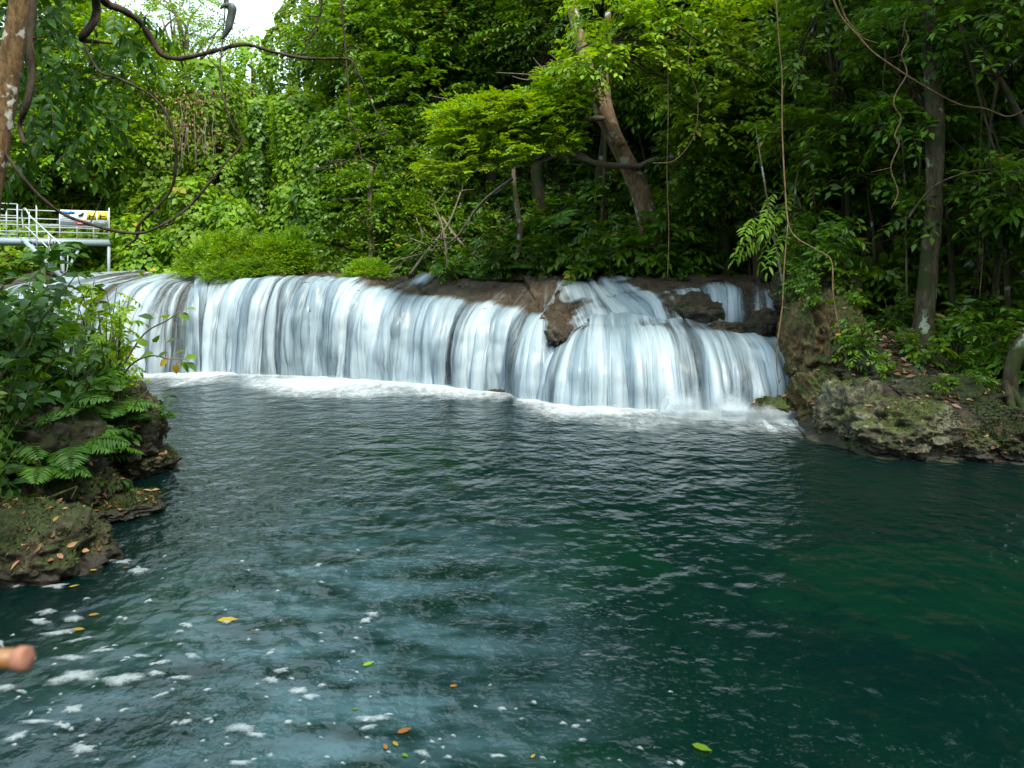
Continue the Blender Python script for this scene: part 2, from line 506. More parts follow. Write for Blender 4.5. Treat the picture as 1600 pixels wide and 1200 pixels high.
def plain(name, col, rough=0.5, metal=0.0, nsc=12, var=0.25):
    t = NT(name)
    n = t.noise(t.pos(), nsc, 4, 0.6)
    c = t.mix(n, tuple(x * (1 - var) for x in col), tuple(min(1, x * (1 + var)) for x in col))
    return t.surf(t.n('BsdfPrincipled', Base_Color=c, Roughness=rough, Metallic=metal))
M['white_paint'] = plain('white_painted_steel', (0.36, 0.40, 0.42), 0.45)
M['grey_steel'] = plain('grey_steel', (0.24, 0.31, 0.35), 0.5)
M['brown_steel'] = plain('rusty_steel', (0.13, 0.10, 0.075), 0.7)
M['sign_white'] = plain('sign_white', (0.72, 0.76, 0.8), 0.4, var=0.04)
M['sign_blue'] = plain('sign_blue', (0.03, 0.16, 0.42), 0.4, var=0.08)
M['sign_yellow'] = plain('sign_yellow', (0.75, 0.6, 0.02), 0.4, var=0.05)
M['sign_red'] = plain('sign_red', (0.7, 0.05, 0.05), 0.4, var=0.05)
M['sign_black'] = plain('sign_black', (0.02, 0.02, 0.025), 0.4, var=0.05)
M['sign_grey'] = plain('sign_grey', (0.4, 0.46, 0.55), 0.4, var=0.05)
M['pole'] = plain('bamboo_pole', (0.2, 0.09, 0.027), 0.5, nsc=25)
M['pole_end'] = plain('cut_wood', (0.24, 0.105, 0.065), 0.8, nsc=25)
M['pale_stone'] = plain('pale_stone', (0.17, 0.17, 0.11), 0.85, nsc=40)
M['pod'] = plain('grey_pod', (0.05, 0.065, 0.055), 0.5)

# ------------------------------------------------------------------ ground sheet, pool, river
SHORE_R = [(8.2, -20), (8.8, 0), (9.0, 5), (8.8, 8.6), (7.9, 9.15), (7.0, 9.3), (5.9, 9.5), (4.95, 9.65), (4.75, 10.5), (5.0, 11.7), (5.2, 13.0)]
FALL = [(5.2, 13.0), (3.8, 14.3), (2.2, 14.6), (0.3, 14.4), (-1.46, 15.7), (-4.8, 17.2), (-8.0, 17.9), (-9.6, 17.4), (-13.0, 17.2)]
SHORE_L = [(-12.0, 15.0), (-9.6, 13.0), (-7.2, 11.6), (-5.4, 10.2), (-4.7, 9.2), (-5.0, 8.6), (-4.7, 7.8), (-4.9, 7.0), (-4.35, 6.5), (-4.5, 6.15), (-5.2, 5.9), (-4.4, 4.2), (-2.6, 2.3), (-1.5, 0.9), (-1.0, -0.5), (-1.2, -20)]
POLY = np.array(SHORE_R + FALL[1:] + SHORE_L)

def poly_sd(X, Y):
    """signed distance to the pool outline, positive outside"""
    p = np.stack([X, Y], 1)
    d = np.full(len(p), 1e9); ins = np.zeros(len(p), bool)
    n = len(POLY)
    for i in range(n):
        a, b = POLY[i], POLY[(i + 1) % n]
        ab = b - a
        t = np.clip(((p - a) @ ab) / (ab @ ab), 0, 1)
        d = np.minimum(d, np.linalg.norm(p - (a + t[:, None] * ab), axis=1))
        c = ((a[1] > Y) != (b[1] > Y)) & (X < (b[0] - a[0]) * (Y - a[1]) / (b[1] - a[1] + 1e-12) + a[0])
        ins ^= c
    return np.where(ins, -d, d)

FX = np.array([p[0] for p in FALL][::-1]); FY = np.array([p[1] for p in FALL][::-1])

def ground_z(X, Y, rough=True):
    X = np.asarray(X, float).ravel(); Y = np.asarray(Y, float).ravel()
    d = poly_sd(X, Y)
    yf = np.interp(X, FX, FY)
    yb = np.interp(X, [-16, -9, -3, 2, 7], [21.0, 20.6, 19.4, 18.9, 18.0])     # far bank of the upper river
    # plateau behind the falls
    zA = 2.3 * sstep(0.6, 3.4, Y - yf) - 0.2 + 0.28 * sstep(-0.2, 0.3, Y - yb)
    # banks beside the pool
    rr = np.where(X > 0, 0.52, 0.30) * sstep(0, 0.35, d) + np.where(X > 0, 0.20, 0.26) * np.maximum(d - 0.3, 0)
    rr = np.minimum(rr, 2.5 + 0.05 * d)
    rr = rr + 0.9 * np.exp(-(((X - 6.9) / 0.95) ** 2 + ((Y - 13.6) / 1.5) ** 2)) + 0.5 * np.exp(-(((X - 6.3) / 0.8) ** 2 + ((Y - 11.6) / 1.0) ** 2))
    wl = sstep(-9.5, -14.0, X)
    wr = sstep(5.35, 6.1, X)
    wf = np.maximum(np.maximum(wl, wr), sstep(0.4, -0.4, Y - yf))
    zo = zA * (1 - wf) + rr * wf
    # hills behind
    hl = 0.58 * np.maximum(Y - yb - 1.6, 0) * sstep(4, -6, X) * (1 - 0.55 * sstep(-26, -40, X))
    hr = 0.85 * np.maximum(Y - np.maximum(yb + 1.0, 19.5), 0) * sstep(-6, 4, X)
    hill = hl + hr
    hill = np.where(hill > 9, 9 + (hill - 9) * 0.35, hill)
    hill = hill + 13 * sstep(-7, -26, Y) + 10 * sstep(15, 34, X) * sstep(24, 14, Y)      # unseen rise added behind and beside the viewer to block low sky light
    far = sstep(60, 140, np.hypot(X, Y))
    zo = zo + hill * (1 - far)
    z = np.where(d < 0, np.maximum(-0.9 * sstep(0, 1.2, -d) - 0.25 * np.maximum(-d - 0.6, 0), -1.9), zo)
    if rough:
        P = np.stack([X, Y, z], 1)
        amp = np.where(d > -0.3, 1.0, 0.5) * np.where(Y < 19, 1, 1.4)
        z = z + amp * (0.13 * fbm(P * 0.9, 3) + 0.05 * fbm(P * 4, 3, ridge=True) * sstep(0, 0.4, d))
    return z

def gz(x, y):
    return float(ground_z([x], [y], False)[0])

def axis_coords(lo, hi, fa, fb, fine):
    a = list(np.arange(fa, fb, fine)); s = fine; x = fa
    L = []
    while x > lo: s *= 1.16; x -= s; L.append(x)
    s = fine; x = a[-1]; Rr = []
    while x < hi: s *= 1.16; x += s; Rr.append(x)
    return np.array(L[::-1] + a + Rr)

xs = axis_coords(-220, 220, -7.5, 10, 0.11)
ys = axis_coords(-120, 260, 3.5, 18, 0.11)
GX, GY = np.meshgrid(xs, ys, indexing='ij')
GZ = ground_z(GX, GY)
b = MB().add(np.stack([GX.ravel(), GY.ravel(), GZ], 1), q=grid_faces(len(xs), len(ys)))
struct(b.build('ground', M['ground'], smooth=True), 'dark leaf strewn forest floor, banks and pool bed')

n = 60
wx = np.linspace(-14, 12, n); wy = np.linspace(-20, 18.2, n)
A, B_ = np.meshgrid(wx, wy, indexing='ij')
b = MB().add(np.stack([A.ravel(), B_.ravel(), 0 * A.ravel()], 1), q=grid_faces(n, n))
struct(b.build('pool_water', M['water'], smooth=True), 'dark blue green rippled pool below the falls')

# boulders lying just under the surface show as paler patches in the pool
def rock_mesh(c, r, seed, sub=5, amp=0.28, fr=1.0, pit=0.06, flatten=None):
    import bmesh
    bm = bmesh.new(); bmesh.ops.create_icosphere(bm, subdivisions=sub, radius=1)
    bm.verts.ensure_lookup_table()
    v = np.array([x.co[:] for x in bm.verts]); f = np.array([[x.index for x in q.verts] for q in bm.faces]); bm.free()
    P = v * fr + seed * 7.13
    k = 1 + amp * fbm(P * 1.1, 3) + amp * 0.55 * fbm(P * 3.1, 3, ridge=True)
    rs = float(np.mean(r))
    k = k + pit / rs * (0.35 * fbm(P * 6.6 * rs / fr, 3, ridge=True) + 0.16 * fbm(P * 26 * rs / fr, 3, ridge=True))
    V = v * k[:, None] * np.array(r)
    if flatten is not None:
        V[:, 2] = np.where(V[:, 2] < flatten, flatten + (V[:, 2] - flatten) * 0.3, V[:, 2])
    return MB().add(V + np.array(c), t=f)

def rock(name, label, c, r, seed, mat, cat='rock', group=None, moss=0, **kw):
    b_ = rock_mesh((0, 0, 0), r, seed, **kw)
    o = b_.build(name, mat, smooth=True)
    o.location = c
    if moss:
        rg = np.random.default_rng(seed); V = b_.v[0]; T = b_.t[0]
        i = rg.integers(0, len(T), moss)
        w_ = rg.dirichlet((1, 1, 1), moss)
        q = (V[T[i]] * w_[:, :, None]).sum(1)
        nn = nrmz(np.cross(V[T[i, 1]] - V[T[i, 0]], V[T[i, 2]] - V[T[i, 0]]))
        kp = (nn[:, 2] > -0.15) & (fbm(q * 2.6 + seed, 3) + 0.5 * nn[:, 2] > 0.12) & (q[:, 2] + c[2] > 0.12)
        q, nn = q[kp], nn[kp]
        mb = MB(); k = len(q)
        leaves(mb, q - nn * .004, nn * .7 + rg.normal(0, .6, q.shape), rg.normal(0, 1, q.shape), rg.uniform(.02, .06, k), rg.uniform(.008, .018, k), rg, LOD0, 0)
        j = rg.random(k) < .03
        leaves(mb, q[j] + nn[j] * .01, rg.normal(0, 1, q[j].shape) * [1, 1, .4], nn[j] + rg.normal(0, .3, q[j].shape), rg.uniform(.05, .11, j.sum()), rg.uniform(.03, .05, j.sum()), rg, LOD1, 1)
        mb.build('moss', [M['mosstuft'], M['dead']], o)
    return tag(o, label, cat, group)

p = PX(1455, 800, 6.9)
M['algae'] = plain('sunken_algae', (0.42, 0.42, 0.13), 0.8, nsc=6)
rock('sunken_rock', 'yellow green flat rock under the water off the limestone bank', (4.3, 7.2, -0.86), (1.5, 0.8, 0.36), 3, M['algae'], sub=4)
rock('sunken_rock', 'faint pale patch of riverbed in front of the middle curtain', (-1.75, 12.3, -0.80), (1.2, 0.9, 0.40), 4, M['algae'], sub=4)
rock('sunken_rock', 'faint green hump under the middle of the pool', (0.75, 7.9, -0.85), (0.9, 0.7, 0.45), 5, M['algae'], sub=4)
rock('sunken_rock', 'dim green hump under the water near the golden leaf', (0.25, 4.35, -1.05), (.8, 0.45, 0.5), 6, M['algae'], sub=4)
rock('sunken_rock', 'shallow olive rock just off the leaf strewn boulder', (-3.2, 5.9, -0.55), (.55, 0.9, 0.3), 7, M['algae'], sub=4)

# ------------------------------------------------------------------ travertine ledge and the falls
def section(cols, nu, nth, ext, ridge, seed):
    """cols: (px at base, Y base, depth, exponent, Z top, Z base) -> grid of points, (u metres, theta) arrays"""
    cols = np.array(cols, float)
    bx = (cols[:, 0] - 800) / F * cols[:, 1]
    seg = np.concatenate([[0], np.cumsum(np.hypot(np.diff(bx), np.diff(cols[:, 1])))])
    u = np.linspace(0, seg[-1], nu)
    def ip(vals):
        y = np.interp(u, seg, vals)
        k = max(1, int(nu / seg[-1] * 0.55)); ker = np.hanning(2 * k + 3)[1:-1]; ker /= ker.sum()
        return np.convolve(np.pad(y, k, mode='edge'), ker, mode='valid')[:nu] if k > 1 else y
    X, Yb, dt, pw, Zt, Zb = ip(bx), ip(cols[:, 1]), ip(cols[:, 2]), ip(cols[:, 3]), ip(cols[:, 4]), ip(cols[:, 5])
    # inward direction: away from the pool, mostly +Y
    tx, ty = np.gradient(X), np.gradient(Yb)
    nx, ny = -ty, tx
    l = np.hypot(nx, ny); nx, ny = nx / l, ny / l
    nx *= 0.55; ny = np.sqrt(1 - nx ** 2)
    th = np.linspace(0, pi / 2, nth)
    c, s = np.cos(th)[None, :], np.sin(th)[None, :]
    S = dt[:, None] * (1 - np.maximum(c, 1e-6) ** (2 / pw[:, None]))
    Z = Zb[:, None] + (Zt - Zb)[:, None] * np.maximum(s, 0) ** (2 / pw[:, None])
    Zc, ex = ip(cols[:, 6]), ip(cols[:, 7])
    e = np.linspace(0, 1, 17)[1:][None, :]
    S = np.hstack([S, dt[:, None] + ex[:, None] * e]); Z = np.hstack([Z, Zt[:, None] + (Zc - Zt)[:, None] * (1 - (1 - e) ** 1.7)])
    V = np.clip(np.concatenate([th / (pi / 2), 1 + e[0]]), 0, 2)
    P = np.stack([X[:, None] + nx[:, None] * S, Yb[:, None] + ny[:, None] * S, Z], -1)
    UU = np.repeat(u[:, None], len(V), 1); VV = np.repeat(V[None, :], nu, 0)
    face = sstep(1.0, 0.8, VV) * 1.0
    q = np.stack([UU.ravel(), 0.35 * P[..., 2].ravel(), VV.ravel() * 0 + seed], 1)
    bul = ridge * (0.55 * fbm(q * np.array([1.0, 1, 1]), 2) + 0.45 * fbm(q * np.array([2.7, 1, 1]), 2, ridge=True)).reshape(UU.shape)
    lump = 0.07 * fbm(P.reshape(-1, 3) * 1.3, 3).reshape(UU.shape)
    N = np.stack([-nx[:, None] * face, -ny[:, None] * face, 0.35 * (1 - face) + 0 * UU], -1)
    P = P + N * (bul)[..., None] + N * lump[..., None]
    return P, UU, VV, N, X, P[..., 2]

def rock_sheet(P, seed, amp=0.06):
    q = P.reshape(-1, 3)
    d = amp * fbm(q * 3.2 + seed, 4, ridge=True)
    nrm = np.cross(np.gradient(P, axis=0).reshape(-1, 3), np.gradient(P, axis=1).reshape(-1, 3)); nrm = nrmz(nrm)
    return q + nrm * d[:, None]

def sheet_normals(P):
    n = nrmz(np.cross(np.gradient(P, axis=0), np.gradient(P, axis=1)))
    return n * np.where(n[..., 2:3] + (-n[..., 1:2]) * 0.8 < 0, -1, 1)

UP = [(-150, 17.0, 2.2, 2.1, 2.2, -.2, 2.47, 3.2), (60, 17.0, 2.2, 2.0, 2.2, -.2, 2.47, 3.2), (200, 17.2, 2.1, 2.0, 2.22, -.2, 2.48, 3.2), (300, 17.5, 1.6, 2.5, 2.25, -.2, 2.48, 3), (322, 17.9, 1.2, 3.0, 2.3, -.2, 2.48, 3),
      (345, 17.7, 1.2, 3.2, 2.38, -.2, 2.5, 3), (430, 17.3, 1.1, 3.2, 2.38, -.2, 2.5, 3), (520, 17.0, 1.3, 2.8, 2.33, -.2, 2.5, 3), (545, 16.7, 1.5, 2.4, 2.2, -.2, 2.5, 3), (600, 16.3, 1.5, 2.6, 2.02, -.2, 2.5, 3),
      (700, 15.6, 1.5, 2.7, 1.88, -.2, 2.5, 3.2), (780, 14.8, 1.5, 2.7, 1.72, -.2, 2.5, 3.6), (835, 14.2, 1.5, 2.5, 1.55, -.2, 2.5, 3.8), (862, 14.2, 1.5, 2.0, 1.5, 0.2, 2.5, 3.8), (890, 14.4, 1.6, 1.6, 1.55, 0.5, 2.48, 3.4),
      (930, 14.5, 2.2, 1.25, 1.75, 0.75, 2.38, 2.6), (985, 14.6, 2.3, 1.2, 1.8, 0.8, 2.34, 2.4), (1022, 14.8, 1.8, 1.5, 1.95, 0.95, 2.42, 2.2), (1050, 15.0, 0.9, 2.4, 2.1, 1.15, 2.5, 2.4), (1120, 15.0, 0.9, 2.6, 2.2, 1.1, 2.5, 2.4), (1180, 14.7, 0.8, 2.7, 2.15, 1.05, 2.46, 2.4), (1235, 14.3, 0.8, 2.8, 2.15, 1.0, 2.42, 2.4), (1330, 14.0, 0.8, 2.8, 2.1, .9, 2.4, 2.4)]
P, U, V, N, BX, ZZ = section(UP, 900, 48, 2.6, 0.26, 2.0)
ledge = MB().add(rock_sheet(P, 1.0, 0.06), q=grid_faces(*U.shape))
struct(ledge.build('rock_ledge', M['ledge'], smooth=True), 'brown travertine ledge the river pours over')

DOME = [(836, 15.0, 1.0, 2.0, 1.0, -.2, 1.2, 1.5), (846, 14.3, 1.3, 2.2, 1.15, -.2, 1.3, 1.5), (862, 13.65, 1.5, 2.2, 1.25, -.2, 1.42, 1.5), (900, 13.25, 1.6, 2.3, 1.32, -.2, 1.5, 1.5), (1000, 13.0, 1.6, 2.3, 1.38, -.2, 1.6, 1.5), (1100, 12.85, 1.6, 2.3, 1.36, -.2, 1.55, 1.5),
        (1180, 12.75, 1.5, 2.3, 1.3, -.2, 1.45, 1.5), (1225, 12.75, 1.4, 2.3, 1.25, -.2, 1.4, 1.5), (1300, 12.9, 1.3, 2.3, 1.2, -.2, 1.35, 1.5)]
P2, U2, V2, N2, BX2, ZZ2 = section(DOME, 420, 46, 1.3, 0.20, 9.0)
d2 = MB().add(rock_sheet(P2, 4.0, 0.04), q=grid_faces(*U2.shape))
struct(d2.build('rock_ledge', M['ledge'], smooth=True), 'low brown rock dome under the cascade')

# upper river sheet
rx = np.linspace(-15, 7, 50); rv = np.linspace(0, 1, 12)
yf = np.interp(rx, FX, FY)
P_ = np.stack([np.repeat(rx[:, None], 12, 1), (yf + 3.3)[:, None] + rv[None, :] * (21.5 - yf - 3.0)[:, None], np.full((50, 12), 2.40)], -1)
struct(MB().add(P_.reshape(-1, 3), q=grid_faces(50, 12)).build('river_water', M['river'], smooth=True), 'shallow brown river above the falls')

def film(name, label, P, U, V, Nn, sel, covf, off=0.085, fall=0.10, group='curtains of the waterfall'):
    """water lying on and dropping from the sheet over the columns SEL"""
    i = np.nonzero(sel)[0]
    P, U, V, Nn = P[i], U[i], V[i], Nn[i]
    face = sstep(0.95, 0.4, V)
    nr = sheet_normals(P)
    rid = 0.05 * fbm(np.stack([U.ravel() * 3.3, V.ravel() * 0.5, 0 * U.ravel() + 5], 1), 3).reshape(U.shape)
    outw = nrmz(np.stack([Nn[..., 0], Nn[..., 1], 0 * V], -1) + np.array([0, -1e-6, 0]))
    Q = P + nr * (off + np.abs(rid) * 0.6)[..., None] + outw * (face * (fall + rid * 1.5) * (1 - V))[..., None]
    Q[..., 2] = np.maximum(Q[..., 2], -0.05)
    cov = covf(U, V, P)
    edge = np.minimum(np.arange(len(i)), np.arange(len(i))[::-1]) / 3.0
    cov = cov - 0.6 * (1 - np.clip(edge, 0, 1))[:, None]
    L = np.cumsum(np.concatenate([[0 * U[:, :1]], np.linalg.norm(np.diff(P, axis=1), axis=-1, keepdims=False)[:, :].reshape(len(i), -1)], axis=1) if False else
                  np.hstack([0 * U[:, :1], np.linalg.norm(np.diff(P, axis=1), axis=-1)]), axis=1)
    m = MB().add(Q.reshape(-1, 3), q=grid_faces(*U.shape))
    o = m.build(name, M['fall'], smooth=True, uv=np.stack([U.ravel(), L.ravel()], 1), attrs={'cov': cov.ravel()})
    return tag(o, label, 'waterfall', group)

def px_of(P):
    return 800 + F * P[..., 0] / P[..., 1]

def low(U, f, s):
    return fbm(np.stack([U[:, 0] * f, 0 * U[:, 0] + s, 0 * U[:, 0]], 1), 3)[:, None]

basepx = px_of(P[:, 0])
def top_fade(V, a, b, lo=0.0):
    return lo + (1 - lo) * sstep(b, a, V)

def gap(P, c, wd):
    return np.exp(-((px_of(P[:, :1]) - c) / wd) ** 2)
film('waterfall', 'thin veil of water over the mossy rounded shelf beside the footbridge post', P, U, V, N, (basepx > -60) & (basepx < 322),
     lambda U, V, P: (0.72 + 0.30 * low(U, 2.0, 1)) * top_fade(V, 0.9, 1.6, 0.4) + 0.12 * sstep(1.0, 1.3, V))
film('waterfall', 'wide straight white curtain behind the bright green tussocks', P, U, V, N, (basepx > 310) & (basepx < 532),
     lambda U, V, P: (0.90 + 0.28 * low(U, 2.2, 2)) * top_fade(V, 0.92, 1.12, 0.15))
film('waterfall', 'broad white curtain in the middle with a bare mossy slot', P, U, V, N, (basepx > 514) & (basepx < 872),
     lambda U, V, P: (0.94 + 0.26 * low(U, 2.1, 3) - (0.3 * gap(P, 707, 9) + 0.22 * gap(P, 815, 10)) * sstep(0.7, 0.3, V)) * top_fade(V, 0.76, 0.98, 0.20)
                     + 0.42 * sstep(0.95, 1.3, V) * sstep(0.0, 0.5, low(U, 1.5, 8)), fall=0.13)
film('waterfall', 'foaming chute that slants down between two brown rocks', P, U, V, N, (basepx > 872) & (basepx < 1075),
     lambda U, V, P: (1.14 - 1.2 * sstep(30 + 45 * np.clip(1 - V, 0, 1), 88 + 60 * np.clip(1 - V, 0, 1), np.abs(px_of(P) - 950 - 45 * (1 - V) + 26 * fbm(np.stack([U.ravel() * 1.1, V.ravel() * 4.5, 0 * U.ravel() + 3], 1), 3).reshape(U.shape))) + 0.42 * low(U, 2.6, 4) + 0.3 * fbm(np.stack([U.ravel() * 2.2, V.ravel() * 5, 0 * U.ravel() + 8], 1), 3).reshape(U.shape)) * top_fade(V, 1.35, 1.8, 0.1), off=0.10, fall=0.0)
film('waterfall', 'small trickles down the dark rock next to the cliff', P, U, V, N, (basepx > 1066) & (basepx < 1275),
     lambda U, V, P: (0.34 + 0.38 * low(U, 2.2, 5) + 0.5 * gap(P, 1128, 12) + 0.5 * gap(P, 1203, 14)) * top_fade(V, 0.9, 1.25, 0.02), fall=0.03)
film('waterfall', 'low broad dome shaped cascade closest to the cliff', P2, U2, V2, N2, np.ones(len(P2), bool),
     lambda U, V, P: (1.02 + 0.24 * low(U, 2.0, 6)) * top_fade(V, 0.82, 0.98, 0.55 + 0.5 * low(U, 1.7, 11)) + 0.5 * sstep(1.0, 1.5, V) * np.exp(-((px_of(P[:, :1]) - 985) / 110) ** 2), fall=0.12)

# rocks standing in the cascade
GW = 'wet rocks in the cascade'
for lb, px, py, Y, r_, sd_ in [('brown wet rock hump parting the middle curtain from the slanting chute', 870, 528, 15.0, (.34, .8, .34), 51),
                          ('big dark rock dome with trickles between the chute and the cliff', 1085, 492, 15.35, (.75, .55, .42), 52),
                          ('flat wet slab under the trickles above the dome cascade', 1140, 522, 14.5, (.50, .4, .24), 53),
                          ('small cone of wet rock under the last trickle by the cliff', 1196, 508, 14.0, (.28, .3, .26), 54)]:
    rock('cascade_rock', lb, PX(px, py, Y), r_, sd_, M['ledge'], group=GW, sub=5, amp=.14, pit=.12)

# foam where the curtains land
def foam_strip(path, wid, seed):
    path = np.array(path); n = 260
    seg = np.concatenate([[0], np.cumsum(np.linalg.norm(np.diff(path[:, :2], axis=0), axis=1))])
    u = np.linspace(0, seg[-1], n)
    X = np.interp(u, seg, path[:, 0]); Y = np.interp(u, seg, path[:, 1]); W_ = np.interp(u, seg, path[:, 2])
    v = np.linspace(0, 1, 22)
    tx, ty = np.gradient(X), np.gradient(Y); l = np.hypot(tx, ty)
    nx, ny = ty / l * 0.4, -np.abs(tx / l)
    W_ = W_ * 1.25
    d = (v[None, :] * W_[:, None]) - 0.35
    Pp = np.stack([X[:, None] + nx[:, None] * d, Y[:, None] + ny[:, None] * d, np.zeros_like(d)], -1)
    hump = np.exp(-((v[None, :] - 0.25) / 0.16) ** 2)
    q = Pp.reshape(-1, 3)
    Pp[..., 2] = 0.018 + hump * (0.015 + 0.02 * (fbm(q * 2.0 + seed, 3).reshape(d.shape) + 0.5))
    cov = (1.45 - 1.6 * v[None, :] ** 0.8) + 0 * d + 0.34 * fbm(q * 0.9 + seed, 3).reshape(d.shape)
    e = np.minimum(np.arange(n), np.arange(n)[::-1]) / 12.0
    cov = cov - 0.9 * (1 - np.clip(e, 0, 1))[:, None]
    return Pp, cov
def foam_obj(label, path, seed, name='falls_foam'):
    Pp, cov = foam_strip(path, 1, seed)
    o = MB().add(Pp.reshape(-1, 3), q=grid_faces(*cov.shape)).build(name, M['foam'], smooth=True, attrs={'cov': cov.ravel()})
    return tag(o, label, 'foam', kind='stuff')
bpx = lambda x, Y: ((x - 800) / F * Y)
foam_obj('white foam along the foot of the long curtains',
         [(bpx(-40, 17), 16.85, 1.2), (bpx(200, 17.1), 17.05, 1.3), (bpx(330, 17.5), 17.5, 2.0), (bpx(430, 17.1), 17.1, 2.8), (bpx(545, 16.5), 16.5, 3.2), (bpx(700, 15.4), 15.4, 2.3), (bpx(780, 14.6), 14.6, 1.9), (bpx(838, 14.0), 14.0, 1.5)], 1.0)
foam_obj('white foam in front of the dome shaped cascade',
         [(bpx(795, 14.0), 14.0, 1.6), (bpx(862, 13.4), 13.35, 1.9), (bpx(960, 12.95), 12.95, 1.9), (bpx(1080, 12.75), 12.75, 2.2), (bpx(1180, 12.55), 12.6, 2.7), (bpx(1236, 12.2), 12.3, 2.7), (bpx(1275, 11.4), 11.5, 2.0), (bpx(1300, 10.7), 10.7, 1.4)], 5.0)

def splash(label, c, r, seed, dens):
    b = rock_mesh((0, 0, 0), r, seed, sub=4, amp=0.16, pit=0.02)
    v = np.vstack(b.v)
    cov = dens * sstep(-0.1, 0.35, 1 - np.abs(v[:, 0] / (r[0] * 1.25))) * sstep(1.2, 0.1, v[:, 2] / r[2])
    o = b.build('splash_mist', M['mist'], smooth=True, attrs={'cov': cov})
    o.location = c
    return tag(o, label, 'mist', kind='stuff')
splash('pale spray billowing at the foot of the dome cascade', (bpx(1100, 12.3), 12.35, 0.1), (0.75, 0.35, 0.55), 3, 0.75)
splash('thin spray at the foot of the dome cascade nearest the middle curtain', (bpx(960, 12.75), 12.85, 0.0), (1.1, 0.3, 0.26), 5, 0.55)
splash('thin spray low along the straight and middle curtains', (bpx(620, 16.0), 16.0, 0.0), (2.6, 0.35, 0.28), 6, 0.5)
splash('low pale spray where the dome cascade meets the cliff', (bpx(1185, 12.2), 12.2, 0.05), (0.8, 0.35, 0.36), 8, 0.8)

# ------------------------------------------------------------------ leaves
LOD0 = (np.array([(0, 0, 0), (.42, -.5, .07), (.42, .5, .07), (1, 0, -.06)], float), np.array([(0, 1, 3), (0, 3, 2)]))
LOD1 = (np.array([(0, 0, 0), (.22, -.40, .06), (.22, .40, .06), (.58, -.44, .05), (.58, .44, .05), (1, 0, -.14), (.25, 0, 0), (.62, 0, -.02)], float),
        np.array([(0, 1, 6), (1, 3, 7), (1, 7, 6), (3, 5, 7), (0, 6, 2), (6, 7, 4), (6, 4, 2), (7, 5, 4)]))
HEART = (np.array([(0, 0, 0), (-.12, -.32, .05), (-.12, .32, .05), (.30, -.55, .06), (.30, .55, .06), (1, 0, -.1), (.35, 0, 0)], float),
         np.array([(0, 1, 3), (0, 3, 6), (6, 3, 5), (0, 4, 2), (0, 6, 4), (6, 5, 4)]))

def leaves(mb, pos, axis, nrm, L, W_, rng, tmpl=LOD0, m=0, rnd=None):
    n = len(pos)
    axis = nrmz(axis)
    side = nrmz(np.cross(nrm, axis)); nn = np.cross(axis, side)
    L = np.broadcast_to(L, n)[:, None, None]; W_ = np.broadcast_to(W_, n)[:, None, None]
    tv, tf = tmpl
    v = pos[:, None, :] + axis[:, None, :] * tv[None, :, 0:1] * L + side[:, None, :] * tv[None, :, 1:2] * W_ + nn[:, None, :] * tv[None, :, 2:3] * L
    f = (tf[None] + (np.arange(n) * len(tv))[:, None, None]).reshape(-1, 3)
    if rnd is None: rnd = rng.random(n)
    mb.add(v.reshape(-1, 3), t=f, rnd=np.repeat(rnd, len(tv)), m=m)

def sprays(mb, rng, P, D, slen, n, L, W_, sag=0.25, spread=0.9, droop=0.25, pinn=False, tmpl=LOD0, m=0, tw=None, flat=0.35, twm=1, tint=None):
    """twigs from P along D, each with n leaves set alternately; pinn = paired leaflets"""
    k = len(P)
    D = nrmz(D)
    up = np.array([0, 0, 1.0]) + rng.normal(0, flat, (k, 3))
    S = nrmz(np.cross(D, up)); N_ = np.cross(S, D)
    slen = np.broadcast_to(slen, k) * rng.uniform(0.7, 1.2, k)
    t = np.tile(np.linspace(0.12, 1.0, n), (k, 1)) + rng.normal(0, 0.02, (k, n))
    sg = np.where(np.arange(n) % 2 == 0, 1, -1)[None, :, None] * np.ones((k, n, 1))
    if pinn:
        t = np.tile(np.repeat(np.linspace(0.12, 1.0, n // 2), 2)[:n], (k, 1))
    pos = P[:, None, :] + D[:, None, :] * (t * slen[:, None])[..., None]
    pos[..., 2] -= (t ** 2) * (sag * slen)[:, None]
    fwd = D[:, None, :] - np.array([0, 0, 1.0]) * (2 * sag * t)[..., None]
    ax = fwd * (1 - 0.75 * spread + 0.75 * spread * (t[..., None] > 0.97)) + S[:, None, :] * sg * spread * (t[..., None] <= 0.97) + np.array([0, 0, -1.0]) * droop + rng.normal(0, 0.16, (k, n, 3))
    nm = N_[:, None, :] + rng.normal(0, 0.28, (k, n, 3))
    sc = rng.uniform(0.75, 1.2, (k, n)) * (1 - 0.35 * np.abs(t - 0.5))
    base = rng.random(k) if tint is None else tint
    rr = np.clip(np.repeat(base[:, None], n, 1) * 0.55 + rng.random((k, n)) * 0.45, 0, 0.985)
    rr = np.where(rng.random((k, n)) < 0.006, 0.999, rr)
    leaves(mb, pos.reshape(-1, 3), ax.reshape(-1, 3), nm.reshape(-1, 3), (L * sc).ravel(), (W_ * sc).ravel(), rng, tmpl, m, rr.ravel())
    if tw:
        for i in range(k):
            tt = np.array([0, 0.5, 1.0])
            q = P[i] + D[i] * (tt * slen[i])[:, None]; q[:, 2] -= tt ** 2 * sag * slen[i]
            mb.tube(q, [tw, tw * 0.6, tw * 0.3], k=3, sub=1, m=twm, cap=False)

def sphere_dirs(rng, n, zmin=-1.0):
    z = rng.uniform(zmin, 1, n); a = rng.uniform(0, 2 * pi, n); r = np.sqrt(1 - z * z)
    return np.stack([r * np.cos(a), r * np.sin(a), z], 1)

